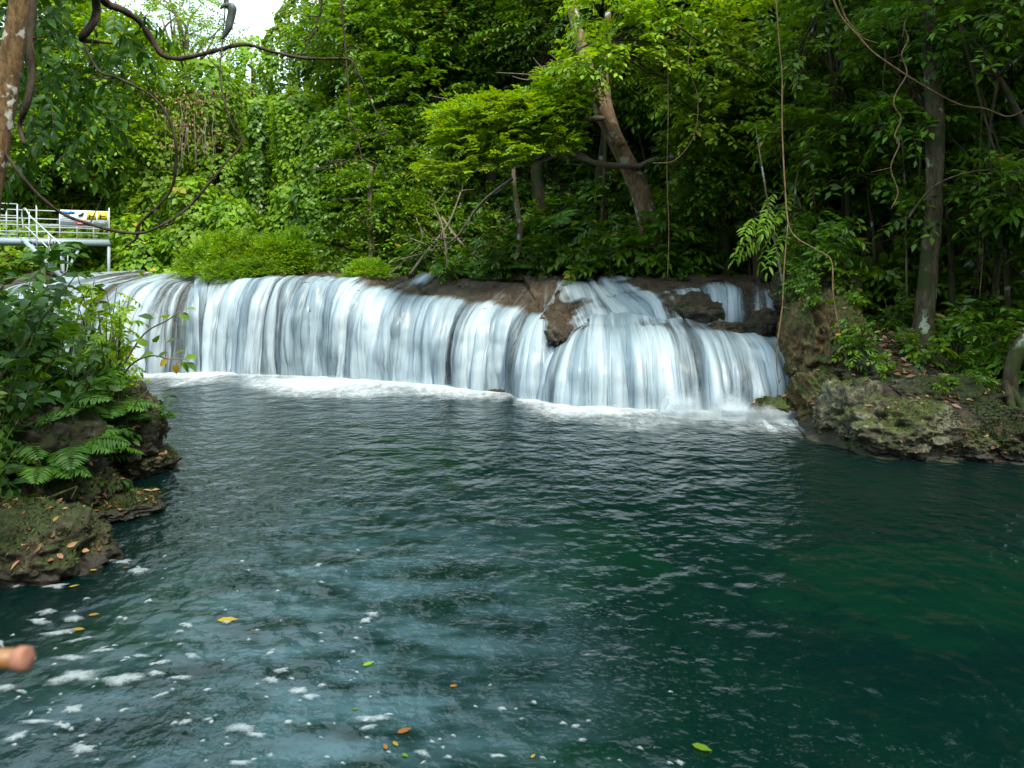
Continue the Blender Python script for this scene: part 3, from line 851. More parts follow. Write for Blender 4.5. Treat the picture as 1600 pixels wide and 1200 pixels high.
def clump_crown(mb, rng, lumps, n_twig, slen, n, L, W_, gap=0.25, m=0, **kw):
    """leaf sprays all through a few overlapping lumps, with holes"""
    vol = np.array([l[3] * l[4] * l[5] for l in lumps]) ** 0.67; cnt = (n_twig * vol / vol.sum()).astype(int)
    for l, c in zip(lumps, cnt):
        d = sphere_dirs(rng, c, -0.75)
        r = rng.uniform(0.25, 1.0, c) ** 0.45
        p = np.array(l[:3]) + d * r[:, None] * np.array(l[3:6])
        hole = fbm(p * (1.5 / max(0.4, slen * 1.3)) + 3.1, 2)
        k = hole > -0.55 + gap
        p, d = p[k], d[k]
        D = d * np.array([1, 1, 0.55]) + np.array([0, 0, 0.12]) + rng.normal(0, 0.3, (len(p), 3))
        tint = np.clip(0.5 + 0.35 * fbm(p * 1.1, 2) + rng.normal(0, 0.13, len(p)), 0, 1)
        sprays(mb, rng, p, D, slen, n, L, W_, m=m, tint=tint, **kw)

def limb(mb, a, b, r0, r1, rng, bend=0.12, k=7, wob=0.15, m=0):
    a, b = np.array(a, float), np.array(b, float)
    l = np.linalg.norm(b - a)
    mids = [a + (b - a) * t + rng.normal(0, bend * l * 0.35, 3) for t in (0.33, 0.66)]
    mb.tube([a] + mids + [b], [r0, r0 * 0.75 + r1 * 0.25, (r0 + r1) / 2 * 0.9, r1], k=k, sub=5, wob=wob, m=m)

def branches_to(mb, rng, base_pts, targets, r0, r1, **kw):
    for t in targets:
        base = base_pts[rng.integers(len(base_pts))]
        limb(mb, base, t, r0, r1, rng, **kw)

# ------------------------------------------------------------------ trees behind the falls
def vine_tree(label, px, Y, top, halfw, seed, depth=1.0, mat='vine', L=0.21, dens=60, curtain=1.0, bare=None, lean=0, group='vine smothered trees above the falls', ybase=None):
    """tree buried under a cloak of climbing vines"""
    rng = np.random.default_rng(seed)
    x0 = (px - 800) / F * Y
    zb = gz(x0, Y) - 0.3 if ybase is None else H - (ybase - HZ) / F * Y
    zt = H - (top - HZ) / F * Y
    rw = halfw / F * Y
    root = thing('vine_covered_tree', label, 'tree', (x0, Y, zb), group=group)
    h = zt - zb
    mb = MB()
    limb(mb, (0, 0.3, 0), (lean * 0.5, 0.3, h * 0.8), 0.22, 0.1, rng, k=7)
    mb.build('trunk', M['bark'], root, smooth=True)
    lumps = []
    n = max(3, int(h / (rw * 0.75)))
    for i in range(n):
        t = (i + 0.5) / n
        r = rw * (0.95 - 0.25 * t) * rng.uniform(0.75, 1.1)
        lumps.append((lean * t + rng.normal(0, rw * 0.22), rng.normal(0, rw * 0.2), h * t, r, r * depth, max(h / n * 0.85, r * 0.7)))
    lumps.append((lean, 0, h - rw * 0.35, rw * 0.6, rw * 0.6 * depth, rw * 0.42))
    mb = MB()
    for (cx, cy_, cz, a, b_, c_) in lumps:
        area = 4 * pi * ((a * b_) ** 1.6 / 3 + (a * c_) ** 1.6 / 3 + (b_ * c_) ** 1.6 / 3) ** (1 / 1.6)
        k = int(area * dens)
        d = sphere_dirs(rng, k)
        d = d[d[:, 1] < 0.55]
        p = np.array([cx, cy_, cz]) + d * np.array([a, b_, c_])
        q = p * np.array([1.7, 1.7, 0.5])
        ns = fbm(q + seed, 3)
        p = p + d * (0.28 * rw * 0.5 * ns)[:, None] - d * (rng.random(len(d)) ** 2 * 0.22)[:, None]
        inside = np.zeros(len(p), bool)
        for (ex, ey, ez, ea, eb, ec) in lumps:
            if (ex, ey, ez) != (cx, cy_, cz):
                inside |= (((p - [ex, ey, ez]) / [ea, eb, ec]) ** 2).sum(1) < 0.72
        keep = ~inside & (fbm(p * np.array([2.2, 2.2, 0.9]) + 9 * seed, 2) > -0.62)
        p, d = p[keep], d[keep]
        ax = np.array([0, 0, -0.75]) + d * 0.55 + rng.normal(0, 0.35, p.shape)
        nm = d * np.array([1, 1, 0.6]) + np.array([0, 0, 0.65]) + rng.normal(0, 0.25, p.shape)
        s = rng.uniform(0.6, 1.25, len(p))
        rr = np.clip(0.5 + 0.45 * fbm(p * 1.2 + 4, 2) + rng.normal(0, 0.16, len(p)), 0, 0.985)
        rr = np.where(rng.random(len(p)) < 0.004, 1.0, rr)
        leaves(mb, p, ax, nm, L * s, L * 0.85 * s, rng, HEART if L * F / Y > 7 else LOD0, 0, rr)
    if curtain:
        k = int(16 * curtain * max(1, rw))
        for i in range(k):
            a = rng.uniform(pi * 1.02, pi * 1.98); lt = lumps[rng.integers(len(lumps))]
            st = np.array([lt[0] + lt[3] * cos(a) * 1.06, lt[1] + lt[4] * sin(a) * 1.06, lt[2] + lt[5] * 0.3])
            ln = rng.uniform(1.0, 2.6)
            t = np.arange(0, ln, 0.055); t = t[: max(3, int((st[2] - 0.2) / 0.055))]
            p = st + np.stack([0.05 * np.sin(t * 3 + i), 0 * t, -t], 1) + rng.normal(0, 0.06, (len(t), 3))
            o_ = np.array([cos(a), sin(a), 0])
            ax = np.array([0, 0, -0.8]) + o_ * 0.5 + rng.normal(0, 0.45, p.shape)
            leaves(mb, p, ax, o_ + np.array([0, 0, 0.6]) + rng.normal(0, 0.2, p.shape), L * 0.85 * rng.uniform(.7, 1.1, len(p)), L * 0.7, rng, LOD0, 0, np.clip(rng.normal(0.55, 0.2, len(p)), 0, .98))
    mb.build('crown', M[mat], root)
    if bare:
        mb = MB()
        for i in range(bare):
            x = rng.normal(0, rw * 0.35); z = h * rng.uniform(0.45, 0.8)
            y = -rw * depth * 1.02 - 0.1
            mb.tube([(x, y, z), (x + rng.normal(0, .1), y - .05, z - .6), (x + rng.normal(0, .15), y, z - rng.uniform(1, 2.2))], [0.018, 0.012], k=4, sub=3)
        k = bare * 16
        p = np.stack([rng.normal(0, rw * 0.4, k), np.full(k, -rw * depth * 1.05) + rng.normal(0, .12, k), h * rng.uniform(0.4, 0.82, k)], 1)
        leaves(mb, p, rng.normal(0, 0.5, p.shape) + np.array([0, 0, -1]), rng.normal(0, 0.6, p.shape) + np.array([0, -1, 0]), 0.14, 0.07, rng, LOD0, 1)
        mb.build('withered_vine', [M['twig'], M['dead']], root)
    return root

VT = [
    # label, px, Y, top row, half width px
    ('low vine smothered tree beyond the tip of the footbridge', 225, 26.5, 215, 62, {}),
    ('vine covered tree with a brown withered patch on its face', 335, 27.0, 120, 72, dict(bare=18)),
    ('short vine mound below the withered patch, above the bright tussocks', 300, 24.5, 290, 50, {}),
    ('narrow dark vine pillar standing between two brighter ones', 405, 25.5, 165, 30, dict(mat='mid', dens=70)),
    ('bright vine pillar with long hanging curtains near the ledge', 462, 24.6, 150, 52, dict(curtain=2.2)),
    ('domed vine tower topping the skyline against the white sky', 462, 31.0, 12, 52, {}),
    ('vine tower under the white sky gap with broad heart leaves', 392, 33.0, 75, 62, {}),
    ('vine bank high on the slope below the pale feathery tree', 290, 33.0, 95, 75, {}),
    ('vine draped tree whose lowest skirt reaches the ledge in shade', 545, 23.6, 190, 62, dict(mat='mid', curtain=1.6)),
    ('tall vine draped tree beside the domed vine tower', 545, 28.0, 30, 62, dict(curtain=1.5)),
    ('vine hummock far behind the footbridge sign', 135, 29.0, 200, 80, {}),
    ('vine hummock at the outer end of the footbridge', 10, 28.0, 190, 80, {}),
]
for i, (lb, px, Y, top, hw, kw) in enumerate(VT):
    vine_tree(lb, px, Y, top, hw, 100 + i, **kw)

def broad_tree(label, base, fork, lumps, seed, n_twig, mat='mid', bark='bark', r=0.25, slen=0.8, n=9, L=0.16, W_=0.085, gap=0.2, group=None, nlimb=9, name='broadleaf_tree', root=None, **kw):
    rng = np.random.default_rng(seed)
    base = np.array(base, float)
    root = root or thing(name, label, 'tree', base, group=group)
    fork = np.array(fork, float) - base
    lm = [(l[0] - base[0], l[1] - base[1], l[2] - base[2], *l[3:]) for l in lumps]
    mb = MB()
    limb(mb, (0, 0, -0.3), fork, r, r * 0.6, rng, bend=0.08, k=10)
    for i in range(nlimb):
        l = lm[i % len(lm)]
        d = sphere_dirs(rng, 1, -0.3)[0]
        tip = np.array(l[:3]) + d * np.array(l[3:6]) * 0.75
        mid = np.array(l[:3]) * 0.6 + fork * 0.4 + rng.normal(0, 0.3, 3)
        mb.tube([fork * rng.uniform(0.75, 1.0), mid, tip], [r * 0.42, r * 0.25, 0.02], k=6, sub=5, wob=0.12)
    mb.build('trunk', M[bark], root, smooth=True)
    mb = MB()
    clump_crown(mb, rng, lm, n_twig, slen, n, L, W_, gap=gap, tw=0.006 if L > 0.1 else None, **kw)
    mb.build('crown', [M[mat], M[bark]], root)
    return root

def lump(px, py, Y, rx, ry, rz):
    c = PX(px, py, Y); return (c[0], c[1], c[2], rx, ry, rz)
def gbase(px, Y):
    x = (px - 800) / F * Y
    return (x, Y, gz(x, Y))

G = 'big leafy trees standing behind the falls'
broad_tree('tall glossy leaved tree behind the middle curtain, reaching past the frame', gbase(640, 24.5), PX(650, 190, 24.5),
           [lump(600, 60, 24, 2.4, 1.8, 2.2), lump(690, 20, 24, 2.5, 1.8, 2.2), lump(660, 150, 23.5, 2.2, 1.6, 1.7), lump(600, 225, 23.2, 1.9, 1.4, 1.5), lump(700, -90, 25, 2.6, 2.2, 2.0)], 201, 3400, group=G, L=0.24, W_=.125)
broad_tree('dark tree filling the gap behind the lime green spray', gbase(760, 25), PX(770, 190, 25),
           [lump(760, 50, 25, 2.4, 1.6, 2.2), lump(820, -20, 24, 2.6, 2, 2.2), lump(790, 190, 25, 2.2, 1.4, 1.6), lump(740, -190, 25, 3.4, 2.4, 2.8), lump(850, -260, 24, 3, 2.4, 2.8)], 202, 3000, mat='dark', group=G, L=.24, W_=.12)
broad_tree('mossy limbed tree with a long pale crooked bough above the lime green spray', gbase(850, 22.5), PX(830, 110, 22.5),
           [lump(900, 20, 21, 2.2, 1.6, 1.6), lump(830, 60, 22.5, 1.8, 1.4, 1.2), lump(960, -80, 21, 2.8, 2.2, 2.2), lump(880, -220, 22, 3.2, 2.4, 2.6)], 203, 2300, mat='mid', bark='bark_moss', group=G, L=.2, W_=.1)
broad_tree('shaded low tree drooping to the ledge behind the middle curtain', gbase(620, 21.5), PX(610, 330, 21.5),
           [lump(575, 320, 21.3, 1.4, 1.0, 1.2), lump(640, 350, 21.3, 1.2, 0.9, 0.9), lump(545, 395, 20.9, 0.9, 0.7, 0.6), lump(600, 255, 22, 1.6, 1.1, 1.1)], 204, 1100, mat='mid', group=G, r=0.12, L=0.17, W_=.1)
broad_tree('tall tree behind the footbridge with leaves hanging over its deck', gbase(60, 27.5), PX(60, 150, 27.5),
           [lump(40, 60, 26, 3.2, 2, 2.6), lump(150, 110, 26, 2.6, 1.8, 2.3), lump(200, 220, 26, 1.8, 1.4, 1.5), lump(80, 230, 25.5, 2.4, 1.6, 1.6), lump(-40, 210, 25.5, 2.6, 1.6, 2)], 205, 5200, mat='vine', group=G, L=0.23, W_=.13)
broad_tree('pale feathery tree high on the slope against the white sky', gbase(300, 40), PX(285, 110, 40),
           [lump(255, 30, 40, 2.4, 2, 1.0), lump(315, 55, 39.5, 2.4, 2, 0.8), lump(275, -10, 40, 2.6, 2, 1.0), lump(345, 85, 39, 1.8, 1.4, .6)], 206, 900, mat='vine', bark='bark_pale', group=G, gap=0.45, L=0.2, W_=0.11, nlimb=16, r=0.3)

# leaning trunk with its flat lime green spray
rng = np.random.default_rng(31)
base = np.array(PX(1035, 395, 18.6)); base[2] = gz(base[0], base[1])
root = thing('leaning_tree', 'leaning lichen patched tree holding a flat lime green spray over the falls', 'tree', base)
mb = MB()
pts = np.vstack([[base - np.array([0, 0, .4])], PXS([(1010, 330, 18.5), (985, 265, 18.4), (955, 205, 18.2), (932, 150, 18.0), (905, 60, 17.8), (880, -60, 17.6)], 18)])
mb.tube(pts - base, [0.32, 0.27, 0.23, 0.20, 0.16, 0.11], k=14, sub=7, wob=0.13)
pts = PXS([(968, 230, 18.2), (952, 175, 18.3), (944, 110, 18.5), (950, 20, 18.6)], 18)
mb.tube(pts - base, [0.16, 0.14, 0.11, 0.08], k=10, sub=6, wob=0.13)
mb.build('trunk', M['bark_tan'], root, smooth=True)
mb = MB()
BR = [[(995, 262, 18.2), (960, 258, 17.6), (930, 255, 17.3), (905, 240, 17.0), (870, 240, 16.8), (825, 228, 16.6), (780, 228, 16.5), (735, 232, 16.4)],
      [(995, 262, 18.2), (930, 254, 17.2), (880, 232, 16.7), (820, 200, 16.4), (760, 190, 16.2), (710, 195, 16.2)],
      [(945, 185, 18.0), (900, 185, 17.2), (850, 170, 16.6), (800, 160, 16.5), (745, 165, 16.3)],
      [(940, 170, 18.0), (915, 130, 17.4), (890, 110, 17.2), (860, 120, 17)],
      [(870, 240, 16.8), (830, 255, 16.7), (770, 262, 16.4), (700, 272, 16.2)],
      [(995, 262, 18.2), (1020, 250, 18), (1060, 245, 17.9), (1085, 225, 17.8)]]
for q in BR:
    mb.tube(PXS(q, 17) - base, np.linspace(0.075, 0.018, 5), k=6, sub=4, wob=0.1)
for i in range(60):
    q = np.array(BR[rng.integers(4)]); s = q[rng.integers(2, len(q))]
    e = s + np.array([rng.normal(-30, 30), rng.normal(-8, 14), rng.normal(-.2, .35)])
    mb.tube(PXS([s, (s + e) / 2 + rng.normal(0, 4, 3) * [1, 1, .02], e], 17) - base, [0.02, 0.008], k=4, sub=3)
mb.build('branch', M['twig'], root, smooth=True)
mb = MB()
pl = []
LAY = [(735, 180, 16.3, 58, 16), (800, 165, 16.5, 80, 20), (870, 160, 17, 60, 26), (700, 262, 16.2, 46, 20), (765, 240, 16.4, 70, 22), (840, 215, 16.7, 75, 26), (872, 185, 17.0, 45, 30), (885, 120, 17.2, 42, 18), (720, 215, 16.2, 40, 18)]
for (x, y, Y, rx, ry) in LAY:
    k = int(rx * ry * 0.23)
    a = rng.uniform(0, 2 * pi, k); r_ = np.sqrt(rng.random(k))
    xx = x + rx * r_ * np.cos(a); yy = y + ry * r_ * np.sin(a); dd = Y + rng.normal(0, 0.55, k)
    pl.append(np.stack([(xx - 800) / F * dd, dd, H - (yy - HZ) / F * dd], 1))
pl = np.vstack(pl) - base
D = np.stack([rng.normal(-0.6, 0.6, len(pl)), rng.normal(-0.3, 0.6, len(pl)), rng.normal(0.1, 0.18, len(pl))], 1)
sprays(mb, rng, pl, D, 0.36, 11, 0.14, 0.075, sag=0.2, flat=0.2, droop=0.05, tw=None, tint=np.clip(rng.normal(0.55, 0.2, len(pl)), 0, 1))
mb.build('crown', M['lime'], root)

# yellow green leafy boughs reaching out over the falls from the forest on the cliff side
rng = np.random.default_rng(33)
def bough_tree(label, base, path, lumps, seed, n, mat, L, W_, bark='bark_moss', r=0.16, **kw):
    rng = np.random.default_rng(seed)
    base = np.array(base)
    root = thing('overhanging_tree', label, 'tree', base)
    mb = MB(); path = np.vstack([[base - [0, 0, .3]], path])
    mb.tube(path - base, np.linspace(r, 0.03, len(path)), k=9, sub=6, wob=0.12)
    for l in lumps:
        for j in range(4):
            s = path[rng.integers(len(path) // 2, len(path))] - base
            t = np.array(l[:3]) - base + sphere_dirs(rng, 1)[0] * np.array(l[3:6]) * .7
            mb.tube([s, (s + t) / 2 + rng.normal(0, .15, 3), t], [0.03, 0.008], k=5, sub=4)
    mb.build('trunk', M[bark], root, smooth=True)
    mb = MB()
    clump_crown(mb, rng, [(l[0] - base[0], l[1] - base[1], l[2] - base[2], *l[3:]) for l in lumps], n, 0.55, 8, L, W_, tw=0.005, **kw)
    mb.build('crown', [M[mat], M['twig']], root)
    return root
bough_tree('tree leaning out with yellow green broad leaves above the leaning trunk', gbase(1190, 17.2), PXS([(1180, 300, 17), (1150, 180, 16.5), (1090, 90, 16), (1010, 40, 15.6), (940, 60, 15.5)], 16),
           [lump(915, 95, 15.4, .65, .6, .45), lump(1010, 70, 15.6, 1.1, .8, .8), lump(1090, 110, 15.8, 1.2, .8, .9), lump(1060, 20, 15.6, 1.2, .9, .7), lump(1170, 60, 16, 1.2, .9, 1.0), lump(1120, 190, 16, .9, .7, .7), lump(960, 20, 15.6, 1.0, .8, .5)], 41, 1150, 'lime', 0.19, 0.105, gap=0.22)
bough_tree('thin tree with mid green leaves hanging between the leaning trunk and the lianas', gbase(1140, 18.2), PXS([(1130, 330, 18), (1120, 250, 17.6), (1090, 200, 17.2), (1060, 180, 17)], 17),
           [lump(1100, 240, 17, .9, .7, .8), lump(1150, 270, 17, 1.1, .7, .9), lump(1180, 170, 17, 1.1, .8, .9), lump(1085, 300, 17.4, .7, .6, .5)], 42, 900, 'mid', 0.19, 0.1, gap=0.15)

bough_tree('leafy tree bending over the bank in front of the sagging liana', gbase(1660, 11.5), PXS([(1650, 420, 11.4), (1620, 250, 11.3), (1560, 120, 11.2), (1500, 40, 11.2)], 11),
           [lump(1560, 90, 11.2, .9, .7, .5), lump(1500, 20, 11.3, .9, .7, .5), lump(1600, 300, 11.2, .6, .6, .5), lump(1590, 10, 11.4, 1, .8, .6)], 43, 330, 'dark', 0.2, 0.09, gap=0.3, r=.08)
bough_tree('slim tree with layered long leaves between the two straight lianas', gbase(1330, 14.2), PXS([(1325, 330, 14.1), (1320, 220, 14), (1300, 110, 13.8), (1290, 0, 13.6)], 14),
           [lump(1290, 80, 13.6, .9, .7, .7), lump(1340, 170, 13.8, .9, .7, .7), lump(1260, 200, 13.8, .7, .6, .6), lump(1310, 260, 13.9, .8, .6, .5), lump(1330, -20, 13.6, 1, .8, .6)], 44, 620, 'mid', 0.23, 0.1, gap=0.2, r=.07)
bough_tree('leaning sapling with glossy leaves against the mottled trunk', gbase(1490, 12.6), PXS([(1485, 380, 12.5), (1470, 250, 12.3), (1430, 150, 12.2), (1400, 60, 12.2)], 12),
           [lump(1400, 60, 12.2, .7, .6, .5), lump(1430, 180, 12.2, .7, .6, .5), lump(1500, 240, 12.4, .7, .6, .5), lump(1470, 330, 12.2, .7, .5, .4), lump(1545, 350, 12.4, .7, .6, .5)], 45, 420, 'dark', 0.22, 0.1, gap=0.2, r=.06)

# ------------------------------------------------------------------ forest on the cliff side
def make_sapling(label, h, seed, mat, L, W_, ntw, crown_from=0.25, rad=1.1, r=0.05, bark='bark_moss', group=None, name='sapling'):
    """thin understorey tree: whip trunk with leafy sprays up its length"""
    rng = np.random.default_rng(seed)
    root = thing(name, label, 'tree', (0, 0, 0), group=group)
    top = np.array([rng.normal(0, 0.35), rng.normal(0, 0.35), h])
    pts = [np.zeros(3) - [0, 0, .3], top * 0.33 + rng.normal(0, .12, 3) * [1, 1, 0], top * 0.66 + rng.normal(0, .15, 3) * [1, 1, 0], top]
    mb = MB(); mb.tube(pts, [r, r * 0.8, r * 0.5, 0.012], k=7, sub=6, wob=0.1)
    P = np.array(pts); bm = []
    for i in range(int(h * 2.2)):
        t = rng.uniform(crown_from, 0.98); s = np.array([np.interp(t * 3, [0, 1, 2, 3], P[:, j]) for j in range(3)])
        a = rng.uniform(0, 2 * pi); ln = rad * rng.uniform(0.5, 1.1) * (1.1 - 0.5 * t)
        e = s + np.array([cos(a) * ln, sin(a) * ln, rng.uniform(0.0, 0.5) * ln])
        mb.tube([s, (s + e) / 2 + [0, 0, 0.12 * ln], e], [0.018, 0.007], k=4, sub=3)
        bm.append((s, e))
    mb.build('trunk', M[bark], root, smooth=True)
    mb = MB()
    A = np.array([x[0] for x in bm]); E = np.array([x[1] for x in bm])
    i = rng.integers(0, len(A), ntw); t = rng.uniform(0.35, 1.0, ntw)[:, None]
    p = A[i] + (E[i] - A[i]) * t + np.array([0, 0, 0.06])
    D = nrmz(E[i] - A[i]) + rng.normal(0, 0.45, (ntw, 3)); D[:, 2] *= 0.5
    sprays(mb, rng, p, D, 0.42, 7, L, W_, sag=0.35, spread=0.75, droop=0.3, tmpl=LOD0 if L < .16 else LOD1, tw=0.004)
    mb.build('crown', [M[mat], M['stem']], root)
    return root

def make_shrub(label, h, seed, mat, L, W_, stems, group=None, name='shrub', cat='shrub', n=9, tmpl=LOD1, spread=0.5, droop=0.2):
    rng = np.random.default_rng(seed)
    root = thing(name, label, cat, (0, 0, 0), group=group)
    mb = MB(); lf = MB()
    for i in range(stems):
        a = rng.uniform(0, 2 * pi); ln = h * rng.uniform(0.55, 1.1); out = spread * ln * rng.uniform(0.4, 1.1)
        p0 = np.array([rng.normal(0, .08), rng.normal(0, .08), -0.1]); p2 = np.array([cos(a) * out, sin(a) * out, ln])
        p1 = (p0 + p2) / 2 + np.array([-cos(a), -sin(a), 0]) * out * 0.12
        mb.tube([p0, p1, p2], [0.016, 0.011, 0.005], k=5, sub=4)
        k = max(2, int(ln * 4.5))
        t = rng.uniform(0.3, 1, k)[:, None]
        pp = np.where(t < 0.5, p0 + (p1 - p0) * t * 2, p1 + (p2 - p1) * (t * 2 - 1))
        D = np.array([cos(a), sin(a), 0.5]) * 0.5 + rng.normal(0, 0.6, (k, 3))
        sprays(lf, rng, pp, D, 0.34 * max(1, L / 0.16), n, L, W_, sag=0.3, spread=0.7, droop=droop, tmpl=tmpl, tw=0.004)
    mb.build('stem', M['stem'], root, smooth=True)
    lf.build('foliage', [M[mat], M['stem']], root)
    return root

def make_fern(label, r, seed, mat='fern', fronds=11, group=None, up=0.6, arc=None):
    rng = np.random.default_rng(seed)
    root = thing('fern', label, 'fern', (0, 0, 0), group=group)
    mb = MB()
    for i in range(fronds):
        a = (i * 2.4 if arc is None else arc[0] + (arc[1] - arc[0]) * (i + .5) / fronds) + rng.normal(0, .2); ln = r * rng.uniform(0.7, 1.15); n = 22
        t = np.linspace(0, 1, n); o_ = np.array([cos(a), sin(a), 0])
        z = ln * (up * 1.35 * t - 1.05 * up * t ** 2 - 0.12 * t)
        p = o_ * (ln * 0.88 * t)[:, None] + np.array([0, 0, 1]) * z[:, None]
        mb.tube(p[::3], [0.008, 0.003], k=3, sub=1, m=1, cap=False)
        tg = nrmz(np.gradient(p, axis=0)); S = np.array([-sin(a), cos(a), 0.0])
        wlen = ln * 0.30 * np.sin(np.clip(t * 0.95 + 0.10, 0, 1) * pi) ** 0.7
        for s in (1, -1):
            ax = S * s * 0.95 + tg * 0.4 + np.array([0, 0, -0.22]) + rng.normal(0, .06, (n, 3))
            nm = np.cross(tg, S) * np.sign(np.cross(tg, S)[:, 2:3]) + rng.normal(0, .1, (n, 3))
            leaves(mb, p[2:], ax[2:], nm[2:], wlen[2:], np.full(n - 2, ln * 0.052), rng, LOD0, 0, np.clip(rng.normal(0.4 + .3 * rng.random(), .15, n - 2), 0, .98))
    mb.build('fronds', [M[mat], M['stem']], root)
    return root

# canopy: tall trees whose crowns roof the forest
GC = 'tall canopy trees of the forest beside the cliff'
can = broad_tree('tall forest tree with its trunk lost among the understorey', (0, 0, 0), (0.3, 0, 9.5),
                 [(0, 0, 12, 2.8, 2.8, 2.0), (1.8, .5, 11, 2.0, 2.0, 1.4), (-1.8, -.6, 11.2, 2.0, 2.0, 1.5), (.4, -1.8, 10.4, 1.8, 1.8, 1.2), (-.3, 1.9, 12.6, 2.1, 2.1, 1.4)], 301, 1500, mat='mid', bark='bark_moss', r=0.15, slen=0.8, n=9, L=0.2, W_=0.11, gap=0.12, group=GC, name='canopy_tree')
rng = np.random.default_rng(77)
CT = [(7.6, 17.2, 1.0), (10.5, 15.6, 1.05), (12.6, 12.6, 1.0), (9.4, 19.6, 1.15), (13.4, 18.6, 1.2), (5.4, 20.6, 1.1), (15.5, 14.5, 1.1), (2.6, 22.5, 1.2), (16.5, 21, 1.3), (12, 23, 1.25), (7.6, 23.6, 1.25), (10.8, 9.8, 0.95), (14.2, 9.0, 1.0), (13, 5.5, 1.0), (18.5, 17, 1.2)]
CL = {0: 'slim dark trunk close behind the cliff top'}
for i, (x, y, s) in enumerate(CT):
    if i == 0:
        can.location = (x, y, gz(x, y)); can.scale = (s, s, s)
    else:
        dup(can, (x, y, gz(x, y)), rng.uniform(0, 6.28), (s, s, s * rng.uniform(.92, 1.12)), tilt=(rng.normal(0, .04), rng.normal(0, .04)))

GK = 'dense leafy trees backing the falls'
bushy = broad_tree('dense leafy tree merging into the green wall behind the falls', (0, 0, 0), (0.2, 0, 5.0),
                   [(0, 0, 8.6, 2.2, 2.0, 1.6), (1.3, -.3, 7.2, 1.8, 1.6, 1.4), (-1.4, -.2, 6.8, 1.8, 1.6, 1.5), (.2, -1.0, 5.4, 1.8, 1.3, 1.3), (-.9, -.8, 4.0, 1.5, 1.2, 1.2), (1.1, -.7, 3.8, 1.5, 1.2, 1.2), (0, -.8, 2.4, 1.6, 1.1, 1.1)], 302, 2600, mat='mid', bark='bark_moss', r=0.14, slen=0.7, n=9, L=0.25, W_=0.13, gap=0.08, group=GK, nlimb=14)
bdark = broad_tree('dense dark tree merging into the shaded wall of forest', (0, 0, 0), (0.2, 0, 5.0),
                   [(0, 0, 9.0, 2.2, 2.0, 1.8), (1.3, -.3, 7.4, 1.9, 1.6, 1.5), (-1.4, -.2, 6.4, 1.9, 1.6, 1.5), (.2, -1.0, 5.0, 1.8, 1.3, 1.4), (0.7, -.8, 3.2, 1.6, 1.2, 1.2), (-.9, -.6, 2.4, 1.5, 1.1, 1.0)], 303, 2300, mat='dark', bark='bark_moss', r=0.14, slen=0.7, n=9, L=0.28, W_=0.13, gap=0.08, group=GK, nlimb=14)
rng = np.random.default_rng(78)
ub = {0: bushy, 1: bdark}; first = {0: True, 1: True}
for (px, Y, s, kd) in [(570, 27.5, .88, 0), (630, 27, .9, 0), (705, 26, 1.05, 0), (770, 27, 1.4, 1), (840, 25, 1.2, 0), (905, 26, 1.3, 1), (970, 24, 1.1, 0), (1040, 25, 1.2, 1), (1110, 22.5, 1.0, 0), (1180, 23, 1.15, 1), (1250, 21, 1.0, 0), (1320, 22, 1.1, 1), (1390, 20.5, 1.0, 0), (1460, 22, 1.1, 1), (1530, 20.5, 1.05, 0), (1600, 22, 1.1, 1), (1250, 26, 1.3, 1), (1400, 26, 1.3, 1), (1560, 26, 1.3, 1), (690, 30, 1.4, 1), (980, 29, 1.5, 1), (1120, 28, 1.4, 1)]:
    x = (px - 800) / F * Y; loc = (x, Y, gz(x, Y) - .2)
    if first[kd]:
        ub[kd].location = loc; ub[kd].scale = (s, s, s); first[kd] = False
    else:
        dup(ub[kd], loc, rng.normal(0, .5), s, tilt=(0, rng.normal(0, .04)))

GS = 'slender understorey trees of the shaded forest'
SAP = [make_sapling('slender young tree with glossy oval leaves in the shaded forest', 5.5, 401, 'dark', 0.28, 0.115, 230, group=GS),
       make_sapling('taller whip thin tree with sparse long leaves in the shaded forest', 8.0, 402, 'dark', 0.32, 0.11, 300, 0.3, 1.3, group=GS),
       make_sapling('young tree with lighter green small leaves in the shaded forest', 4.2, 403, 'mid', 0.2, 0.1, 260, 0.2, 1.2, group=GS),
       make_sapling('high branching tree with dark small leaves in the shaded forest', 10.0, 404, 'mid', 0.25, 0.12, 420, 0.35, 1.6, 0.08, group=GS)]
spots = []
for row, (Y, xa, xb, n_) in enumerate([(14.3, 1285, 1680, 7), (16.0, 1230, 1660, 9), (17.6, 1170, 1640, 10), (19.4, 1020, 1640, 12), (21.5, 930, 1620, 12), (24.0, 820, 1600, 11), (12.2, 1560, 1720, 3)]):
    for k in range(n_):
        px = xa + (xb - xa) * (k + rng.uniform(0.1, 0.9)) / n_
        if abs(px - 1452) < 36 and Y < 15: continue
        spots.append((px, Y + rng.uniform(-.6, .6), row))
used = [0] * 4
for j, (px, Y, row) in enumerate(spots):
    k = [2, 0, 1, 3, 3, 1, 0][row] if rng.random() < .5 else int(rng.integers(4))
    if row == 0 and k == 3: k = 0
    x = (px - 800) / F * Y
    loc = (x, Y, gz(x, Y)); s = rng.uniform(.85, 1.2)
    if not used[k]:
        SAP[k].location = loc; SAP[k].rotation_euler = (0, 0, rng.uniform(0, 6.28)); used[k] = 1
    else:
        dup(SAP[k], loc, rng.uniform(0, 6.28), s, tilt=(rng.normal(0, .07), rng.normal(0, .07)))

